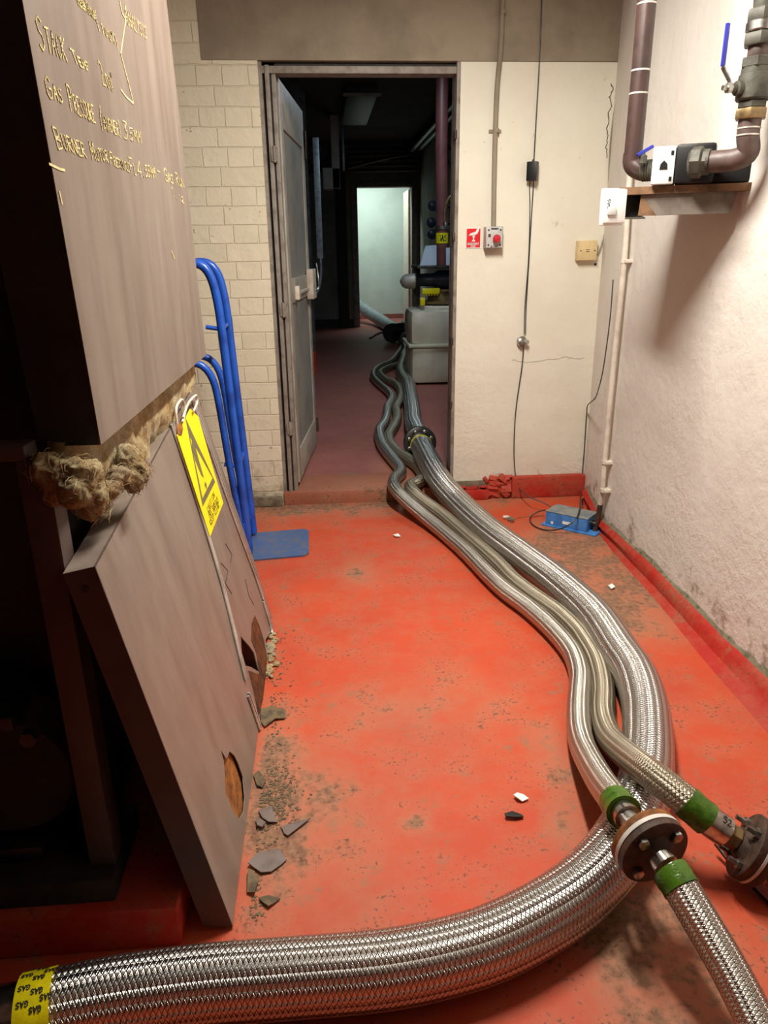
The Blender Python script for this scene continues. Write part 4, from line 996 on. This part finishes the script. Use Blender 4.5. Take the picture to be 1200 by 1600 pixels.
m.prism([tuple(c0 + Vector((0, 0, -.022))), tuple(c0 + Vector((0, 0, -.088))), tuple(c0 + nn * .22 + Vector((0, 0, -.088))), tuple(c0 + nn * .22 + Vector((0, 0, -.022)))], dd * .006)
m.prism([tuple(c0 + Vector((0, 0, -.084))), tuple(c0 + dd * .065 + Vector((0, 0, -.084))), tuple(c0 + dd * .065 + nn * .22 + Vector((0, 0, -.084))), tuple(c0 + nn * .22 + Vector((0, 0, -.084)))], (0, 0, -.004))
m.prism([tuple(c0 + nn * .03 + Vector((0, 0, -.022))), tuple(c0 + nn * .03 + dd * .065 + Vector((0, 0, -.022))), tuple(c0 + nn * .03 + dd * .065 + Vector((0, 0, -.084))), tuple(c0 + nn * .03 + Vector((0, 0, -.084)))], nn * .004)
m.split('bracket_box', MT['black'], sf)

# first vertical pipe
v1 = thing('gas_pipe', (.985, 2.56, SZ), 'dull brown vertical pipe standing in the corner above the shelf', 'pipe')
pa, pb_ = uy(1008, 10, 2.56), uy(991, 245, 2.56)
xp = (pa.x + pb_.x) / 2; zE = pb_.z
MB().tube([(xp, 2.56, 2.60), (xp, 2.56, 2.2), (xp, 2.56, 1.9), (xp, 2.56, zE)], .0285, 24).build('pipe', MT['pipe_brown'], v1)
zb_ = uy(1000, 268, 2.56).z
el = smooth(catmull([(xp, 2.56, zE + .01), (xp, 2.56, zE - .02), (xp + .008, 2.552, zb_ + .012), (xp + .03, 2.54, zb_), (xp + .06, 2.52, zb_)], .006), 2)
MB().tube(el, .031, 24).build('elbow', MT['pipe_brown'], v1)
m = MB(); dr = Vector((.25, -.25, 0)).normalized(); q = Vector((xp + .028, 2.54, zb_))
m.rev(q, dr, [(t * .004, .033 if t % 2 else .0295) for t in range(16)], 24); m.build('threaded_collar', MT['fitting'], v1)
for z_ in (uy(1000, 112, 2.56).z, uy(997, 148, 2.56).z, uy(1005, 8, 2.56).z): MB().rev((xp, 2.56, z_), (0, 0, 1), [(0, .0292), (.005, .0292)], 24).build('bare_ring', MT['trim'], v1)
# actuator between the pipes
ac = thing('valve_actuator', (1.09, 2.45, SZ), 'white and black gas valve on the shelf between the two pipes', 'valve')
a = uy(1016, 284, 2.46); b = uy(1046, 226, 2.40)
zlo, zhi = SZ + .003, uy(1040, 228, 2.42).z
fx = (F1 - F0).normalized()
Ma = Matrix.Translation((a.x, 2.455, 0)) @ Matrix.Rotation(atan2(fx.y, fx.x) , 4, 'Z')
MB().box((.0, -.02, zlo), (.066, .13, zhi), Ma, bev=.006).build('front_cover', MT['white'], ac)
MB().box((.066, -.022, zlo), (.180, .13, zhi + .004), Ma, bev=.012).build('body', MT['black'], ac)
MB().box((.175, .02, zlo), (.315, .13, zlo + .075), Ma, bev=.008).build('body_extension', MT['black'], ac)  # low black box added to fill the dark space behind the pipe
m = MB(); zc = (zlo + zhi) / 2
m.prism([Ma @ Vector((x, -.0215, zc + z)) for x, z in ((.022, -.012), (.046, -.012), (.044, .004), (.034, .014), (.024, .004))], Ma.to_3x3() @ Vector((0, .002, 0)))
m.box((.052, -.0215, zc + .028), (.060, -.019, zc + .040), Ma).box((.052, -.0215, zc - .045), (.060, -.019, zc - .033), Ma)
m.build('arrow_mark', MT['black'], ac)
lv = uy(1002, 238, 2.50); MB().box((-.02, -.006, -.004), (.035, .006, .006), Matrix.Translation((lv.x + .006, 2.50, lv.z)) @ Matrix.Rotation(radians(-28), 4, 'Y'), bev=.002).build('blue_lever', MT['blue_lever'], ac)
MB().rev((lv.x + .008, 2.50, lv.z - .032), (0, 0, 1), [(0, .012), (.022, .012), (.026, .006), (.032, .005)], 12).build('test_nipple', MT['fitting'], ac)
# second pipe with union, elbow and ball valve
v2 = thing('gas_pipe', (1.23, 2.25, SZ), 'old brown elbow pipe rising at the right edge with brass nut and grimy fittings', 'pipe')
u0 = uy(1088, 254, 2.36); u1 = uy(1125, 252, 2.32); XV = 1.222; YV = 2.25
U = [u0, u1, uy(1150, 249, 2.28), uy(1170, 238, 2.255), Vector((XV, YV, uy(1180, 215, YV).z)), Vector((XV, YV, uy(1180, 190, YV).z)), Vector((XV, YV, uy(1180, 170, YV).z))]
MB().tube(smooth(catmull(U, .006), 5), .0305, 24).build('elbow', MT['pipe_old'], v2)
MB().rev(u0 - (u1 - u0).normalized() * .02, u1 - u0, [(0, .034), (.008, .044), (.034, .044), (.040, .036), (.052, .036)], 8).rev(u0 + (u1 - u0).normalized() * .03, u1 - u0, [(0, .0355), (.008, .0355)], 24).build('union_nut', MT['fitting'], v2)
def zy(py): return uy(1180, py, YV).z
def seg_(name, p1, p0_, r, mat, n, parent=v2):
    z0_, z1_ = zy(p0_), zy(p1); h = z1_ - z0_
    MB().rev((XV, YV, z0_), (0, 0, 1), [(0, r * .93), (h * .12, r), (h * .88, r), (h, r * .93)], n).build(name, mat, parent)
seg_('brass_nut', 170, 187, .045, MT['brass'], 6)
seg_('ring_weld', 199, 202, .0322, MT['trim'], 24)
seg_('ring_weld', 210, 213, .0322, MT['trim'], 24)
seg_('hex_neck', 158, 170, .041, MT['fitting'], 6)
seg_('nipple', 66, 92, .030, MT['pipe_old'], 24)
seg_('hex_nut', 90, 107, .045, MT['fitting'], 6)
seg_('union_nut', 52, 72, .047, MT['fitting'], 6)
seg_('union_ring', 33, 50, .043, MT['zinc'], 24)
seg_('union_nut', 14, 36, .046, MT['fitting'], 6)
seg_('pipe', -90, 16, .032, MT['fitting'], 24)
bv = thing('ball_valve', (XV, YV, zy(158)), 'grimy ball valve with upright blue lever on the right pipe', 'valve')
z0_, z1_ = zy(158), zy(106); h = z1_ - z0_
MB().rev((XV, YV, z0_), (0, 0, 1), [(0, .042), (h * .06, .047), (h * .45, .048), (h * .8, .044), (h * .82, .041), (h, .040)], 32).build('body', MT['fitting'], bv)
q = Vector((XV, YV, zy(139)));  sd = Vector((-.98, -.15, 0)).normalized()
MB().rev(q, sd, [(.03, .020), (.058, .019), (.060, .012), (.085, .011)], 20).build('stem_housing', MT['fitting'], bv)
MB().rev(q + sd * .075, sd, [(0, .014), (.012, .014), (.014, .007), (.026, .007)], 6).build('lever_nut', MT['zinc'], bv)
l0 = q + sd * .080
zz = lambda py: zy(py)
lp = [l0, l0 + Vector((-.002, 0, .018)), Vector((l0.x - .020, l0.y, zz(112))), Vector((l0.x - .026, l0.y, zz(106)))]
MB().tube(lp, .006, 8).build('lever_arm', MT['zinc'], bv)
MB().box((-.006, -.004, zz(106)), (.006, .004, zz(38)), Matrix.Translation((l0.x - .026, l0.y, 0)), bev=.003).build('blue_grip', MT['blue_lever'], bv)

# ---------------------------------------------------------------- blue box on the floor
ub = thing('blue_electrical_box', (1.16, 3.33, 0), 'blue metal electrical box with dusty grey lid on the floor in the corner', 'electrical box')
a = uz(855, 815, 0); b = uz(925, 831, 0); dx = (b - a).normalized(); an = atan2(dx.y, dx.x)
Mu = Matrix.Translation((1.175, 3.33, 0)) @ Matrix.Rotation(an + .03, 4, 'Z')
MB().box((-.125, -.075, .0), (.155, .075, .008), Mu, bev=.003).build('base_plate', MT['ups_blue'], ub)
MB().box((-.11, -.062, .008), (.105, .062, .072), Mu, bev=.004).build('case', MT['ups_blue'], ub)
MB().box((-.111, -.063, .0722), (.106, .063, .076), Mu, bev=.001).build('lid', MT['ups_top'], ub)
MB().box((-.02, -.0635, .026), (.022, -.062, .040), Mu).box((-.08, -.0635, .014), (-.068, -.062, .026), Mu).split('white_label', MT['white'], ub)
m = MB(); Rm = Mu.to_3x3()
for zz_, yy in ((.045, -.02), (.045, .025)): m.rev(Mu @ Vector((.104, yy, zz_)), Rm @ Vector((1, 0, 0)), [(0, .015), (.012, .015), (.014, .010), (.03, .008)], 16)
m.rev(Mu @ Vector((-.11, 0, .045)), Rm @ Vector((-1, 0, 0)), [(0, .015), (.014, .013), (.024, .006)], 16)
m.split('cable_gland', MT['black'], ub)
MB().tube(smooth(catmull([uz(852, 797, .045), uz(838, 800, .03), uz(828, 808, .008), uz(832, 820, .006), uz(850, 828, .006), uz(872, 828, .02), uz(890, 820, .05), uz(901, 810, .08), uz(907, 790, .09), wy(911, 778, .03)], .015), 3), .0032, 8).build('thin_cable', MT['black'], None, 'thin black cable looping on the floor round the blue box', 'cable')
# wire tuft and connector on the floor
cnn = thing('cut_connector', uz(786, 808, 0), 'small pale connector with tangled wire tuft between the hose and the blue box', 'connector')
q = uz(786, 808, .010); MB().rev(q, (1, -.1, 0), [(0, .008), (.022, .009), (.026, .006), (.034, .006)], 12).build('connector_body', MT['offwhite'], cnn)
m = MB(); rnd = random.Random(9)
for i in range(9):
    base = uz(797, 812, .006); pts = [base + Vector((rnd.uniform(-.02, .02), rnd.uniform(-.035, .035), rnd.uniform(0, .014))) for _ in range(4)]
    m.tube(smooth(catmull(pts, .01), 1), .0014, 6)
m.tube(smooth(catmull([uz(800, 812, .004), uz(815, 808, .003), uz(835, 806, .004), uz(850, 805, .006)], .02), 1), .0013, 6)
m.build('wire_tuft', MT['moss'], cnn)

# ---------------------------------------------------------------- back room things
tk = thing('cream_tank', (1.09, 7.2, BZ), 'cream lidded tank standing on the back room floor beyond the door', 'tank')
m = MB(); m.box((.80, 6.98, BZ + .01), (1.42, 7.55, .44), bev=.07); m.build('lower_shell', MT['cream_tank'], tk)
m = MB(); m.box((.775, 6.95, .425), (1.44, 7.58, .455), bev=.012).box((.795, 6.98, .44), (1.42, 7.55, .76), bev=.07); m.build('upper_shell', MT['cream_tank'], tk)
MB().rev((1.12, 7.25, .755), (0, 0, 1), [(0, .22), (.02, .22), (.035, .20), (.04, .18)], 40).build('lid', MT['offwhite'], tk)
MB().rev((1.12, 7.25, .79), (0, 0, 1), [(0, .19), (.015, .19)], 40).build('rubber_ring', MT['black'], tk)
pu = thing('gas_booster', (1.1, 7.2, .80), 'dark blue motor and pump assembly mounted on top of the cream tank', 'pump')
MB().rev((1.12, 7.25, .806), (0, 0, 1), [(0, .20), (.02, .20), (.03, .13), (.10, .12), (.11, .15), (.13, .15)], 32).build('pump_bowl', MT['brass'], pu)
MB().rev((1.38, 7.2, 1.02), (-1, 0, 0), [(0, .06), (.05, .085), (.30, .085), (.34, .06), (.50, .055), (.52, .07)], 28).build('motor', MT['dark_blue'], pu)
MB().rev((.87, 7.2, 1.01), (-1, 0, 0), [(0, .075), (.02, .07), (.10, .065), (.13, .045), (.15, .005)], 24).build('motor_cap', MT['grey_box'], pu)
MB().rev((.90, 7.2, 1.01), (-1, 0, 0), [(0, .12), (.02, .13), (.04, .12)], 32).build('fan_ring', MT['black'], pu)
m = MB()
for i in range(6): m.rev((.93 + i * .026, 7.1, .93), (0, 0, -1), [(0, .012), (.04, .011), (.05, .003)], 8)
m.box((.915, 7.08, .90), (1.08, 7.12, .95), bev=.006); m.split('yellow_terminal', MT['yellow_tape'], pu)
MB().box((.89, 7.02, .80), (.935, 7.07, .87), bev=.005).build('yellow_tag', MT['yellow_tape'], pu)
MB().box((.86, 7.0, 1.125), (1.45, 7.5, 1.15), bev=.005).box((1.41, 7.0, .80), (1.44, 7.05, 1.13)).box((1.41, 7.45, .80), (1.44, 7.5, 1.13)).split('top_bracket', MT['dark_steel'], pu)
rp = thing('red_pipe', (1.13, 7.2, 1.15), 'dull red pipe rising from the pump to the back room ceiling', 'pipe')
xr0 = uy(690, 420, 7.2).x; xr1 = uy(691, 110, 7.2).x
MB().tube([(xr0, 7.2, 1.15), (xr0, 7.2, 1.5), (xr1, 7.2, 2.1), (xr1, 7.2, 2.83)], .055, 28).build('pipe', MT['pipe_red'], rp)
MB().rev((xr0, 7.2, 1.34), (0, 0, 1), [(0, .0575), (.09, .0575)], 28).build('yellow_band', MT['yellow_tape'], rp)
m = MB(); sts, wd_ = text_strokes('GAS')
for s_ in sts: m.ribbon([Vector((xr0 + .05 * sin((x / wd_ - .5) * 1.6), 7.2 - .0585 * cos((x / wd_ - .5) * 1.6), 1.36 + .05 * y / 6)) for x, y in s_], (0, -1, 0), .008, .001)
m.build('band_print', MT['ink'], rp)
MB().rev((xr0, 7.2, 1.46), (0, 0, 1), [(0, .062), (.03, .062)], 24).rev((xr0 + .02, 7.14, 1.48), (0, 0, 1), [(0, .018), (.03, .018), (.05, .009)], 10).build('pipe_clamp', MT['zinc'], rp)
MB().tube(smooth(catmull([(xr0 + .01, 7.13, 1.52), (xr0 + .01, 7.12, 1.62), (xr0 + .04, 7.1, 1.72), (xr0 + .12, 7.1, 1.77), (xr0 + .2, 7.1, 1.77)], .02), 2), .011, 10).build('bent_tube', MT['brass'], rp)
def sheet(name, pts, th, mat, label):
    return MB().prism([Vector(p) for p in pts], (0, th, 0)).build(name, mat, None, label, 'paper')
qq = [uy(a, b, 7.04) for a, b in ((656, 425), (665, 384), (682, 383), (682, 425))]
for p in qq[:1] + qq[3:]: p.z = 1.152
sheet('document_sleeve', qq, .02, MT['paper'], 'pale blue document sleeve leaning against the left of the red pipe')
qq = [uy(a, b, 7.04) for a, b in ((697, 420), (697, 387), (706, 387), (704, 418))]; qq[0].z = 1.152; qq[3].z = 1.152
sheet('document_sleeve', qq, .02, MT['paper'], 'pale card standing right of the red pipe')

def bx(name, a, b, y, dy, mat, label, cat, bev=.01, zfix=None, **k):
    p, q = uy(*a, y), uy(*b, y); return MB().box((p.x, y, q.z), (q.x, y + dy, p.z), bev=bev).build(name, mat, None, label, cat, **k)
_x = uy(505, 400, 7.8).x
MB().box((_x - .06, 7.79, uy(504, 404, 7.8).z), (_x, 7.845, 2.3), bev=.004).build('strut_channel', MT['galv'], None, 'tall galvanised strut channel fixed to the dark brick pier', 'metal channel')
p = uy(504, 404, 7.8)
MB().tube(smooth(catmull([(p.x - .02, 7.80, p.z), (p.x - .02, 7.79, p.z - .12), (p.x - .05, 7.79, p.z - .3), (p.x - .12, 7.79, p.z - .38)], .03), 2), .012, 8).build('grey_cable', MT['galv'], None, 'grey cable curling from the foot of the strut channel', 'cable')
p, q = uy(500, 158, 10.0), uy(532, 295, 10.0)
MB().box((q.x - .10, 10.0, q.z), (q.x, 10.25, 2.83), bev=.01).box((p.x, 10.0, q.z), (q.x, 10.25, q.z + .24), bev=.01).build('grey_duct', MT['lamp_body'], None, 'L-shaped grey duct hanging from the back room ceiling', 'duct', ang=30)
bx('strut_channel', (533, 184), (539, 266), 10.4, .05, MT['galv'], 'short pale strut beside the hanging grey duct', 'metal channel', .004)
lf_ = thing('ceiling_batten', (.8, 9.1, 2.74), 'unlit batten light fitting on the dark back room ceiling', 'ceiling light')
p, q = uy(540, 130, 8.3), uy(590, 130, 8.3)
MB().box((p.x, 8.25, 2.74), (q.x, 10.2, 2.83), bev=.02).build('housing', plain('lamp_grey', (44, 43, 50), .5), lf_)
MB().box((p.x - .03, 8.22, 2.725), (q.x + .03, 8.28, 2.75), bev=.005).build('end_cap', MT['dark_wall'], lf_)
# pipes under the ceiling over the inner door
rnd = random.Random(21)
for i in range(5):
    z_ = 2.42 + i * .075
    MB().tube([(-.2 + .1 * i, 12.4 + .02 * i, z_), (1.58, 12.4 + .02 * i, z_ + .02)], .022, 10).build('overhead_pipe', MT['dark_steel'], None, 'dark pipes running above the inner doorway', 'pipe', 'overhead pipes in the back room')
MB().tube(smooth(catmull([uy(545, 262, 11.8), uy(590, 250, 11.8), uy(640, 240, 11.8), (1.50, 11.8, 2.62)], .1), 3), .02, 8).build('sagging_cable', MT['black'], None, 'black cable sagging below the overhead pipes', 'cable')
for px0, px1, nm in ((668, 662, 'left'), (676, 668, 'right')):
    p, q = uy(px0, 130, 9.0), uy(px1, 250, 9.0)
    MB().tube([(1.50 if nm == 'right' else 1.40, 5.0, 2.68), (1.50 if nm == 'right' else 1.40, 12.3, 2.68)], .045, 12).build('ceiling_pipe', MT['dark_steel'], None, 'dark pipe along the top of the back room right wall, %s' % ('next to the wall' if nm == 'right' else 'further from the wall'), 'pipe')
br = thing('wall_bracket', (1.5, 8.6, 1.9), 'dark angled bracket frame on the right wall behind the red pipe', 'bracket')
MB().tube([(1.58, 8.6, 1.9), (1.28, 8.6, 2.3), (1.28, 8.6, 2.83)], .02, 8).build('strut', MT['dark_steel'], br)
MB().tube([(1.58, 8.6, 2.3), (1.28, 8.6, 2.3)], .02, 8).build('arm', MT['dark_steel'], br)
for k, (px, py) in enumerate(((678, 322), (676, 348), (677, 366))):
    q = uy(px, py, 8.0); MB().rev((q.x - .02, 8.0, q.z), (0, -1, 0), [(0, .03), (.03, .05), (.05, .05), (.07, .02)], 12).rev((q.x + .0, 8.0, q.z), (1, 0, 0), [(0, .02), (.6, .02)], 10).build('small_valve', MT['dark_blue'], None, ('highest', 'middle', 'lowest')[k] + ' of the three small dark valves left of the red pipe', 'valve')
# steel hose and manifold near the inner doorway
dk = smooth(catmull([uy(548, 464, 13.9), uy(567, 482, 13.4), uy(590, 497, 12.8), uy(606, 508, 12.0), uy(620, 516, 11.0)], .05), 2)
hE = thing('duct_hose', (.7, 12.0, BZ), 'smooth grey hose slanting down through the inner doorway', 'hose')
MB().tube(dk, .10, 24).build('tube', MT['galv'], hE)
mn = thing('pipe_manifold', uz(625, 520, BZ), 'cluster of black flanges and valves where the hoses meet beside the cream tank', 'manifold')
mc = uz(622, 524, .20)
MB().rev(uz(612, 520, .22), (.3, -1, 0), [(0, .13), (.03, .13)], 28).rev(uz(614, 517, .22), (.3, -1, 0), [(-.10, .09), (.15, .09)], 20).build('flange_ring', MT['dark_steel'], mn)
MB().rev(uz(628, 515, .26), (1, -.2, 0), [(-.12, .08), (.02, .10), (.12, .13), (.15, .13), (.16, .08), (.34, .08)], 24).build('valve_body', MT['black'], mn)
MB().rev(uz(634, 531, .16), (.2, -1, 0), [(0, .10), (.03, .10), (.04, .06), (.3, .055)], 20).build('branch_pipe', MT['dark_steel'], mn)
MB().box(tuple(uz(636, 512, .30) - Vector((.03, .03, .03))), tuple(uz(638, 507, .30) + Vector((.03, .03, .06))), bev=.01).build('white_cap', MT['white'], mn)
MB().tube(smooth(catmull([uz(634, 556, .13), uz(636, 548, .14), uz(634, 540, .15)], .03), 2), .06, 20).build('end_coupling', MT['dark_steel'], mn)
MB().tube(smooth(catmull([uz(578, 528, .085), uz(590, 521, .09), uz(603, 519, .09), uz(612, 524, .09)], .04), 2), .015, 8).build('loose_cable', MT['black'], None, 'black cable lying on the floor left of the manifold', 'cable')
# lamp body of the corridor light
cl = thing('ceiling_light', (.48, 2.15, 2.50), 'strip light fitting on the corridor ceiling above the hoses', 'ceiling light')
MB().box((.38, 1.60, 2.50), (.58, 2.70, 2.62), bev=.01).build('housing', MT['lamp_body'], cl)

# marks and small pieces that belong to one part
def under(child, parent):
    for o in list(bpy.data.objects):
        if o.name.split('.')[0] == child and o.parent is not None and o.parent.type == 'EMPTY':
            for q in list(o.parent.children):
                if q.name.split('.')[0] == parent: o.parent = q; break
for a_, b_ in (('tape_print', 'warning_tape'), ('arrow_mark', 'front_cover'), ('sign_print', 'sign_field'), ('stamped_number', 'end_collar'), ('blue_grip', 'lever_arm'), ('band_print', 'yellow_band'),
               ('face_print', 'face_plate'), ('lid', 'case'), ('white_label', 'case'), ('bent_tube', 'pipe_clamp'), ('lever_nut', 'stem_housing'), ('jack_slot', 'plate'), ('screw', 'plate'), ('latch', 'cover'), ('printed_mark', 'cover')):
    under(a_, b_)
for x_, y_, w_, l_, lb in ((.75, 6.0, .10, 1.3, 'left strip light fitting on the back room ceiling beyond the door'), (1.05, 6.0, .10, 1.3, 'right strip light fitting on the back room ceiling beyond the door'), (.6, 13.3, 1.3, .4, 'wide light fitting on the ceiling of the bright end room')):
    c_ = thing('ceiling_light', (x_, y_, 2.76), lb, 'ceiling light')
    MB().box((x_ - w_ / 2, y_ - l_ / 2, 2.76), (x_ + w_ / 2, y_ + l_ / 2, 2.83), bev=.008).build('housing', MT['lamp_body'], c_)
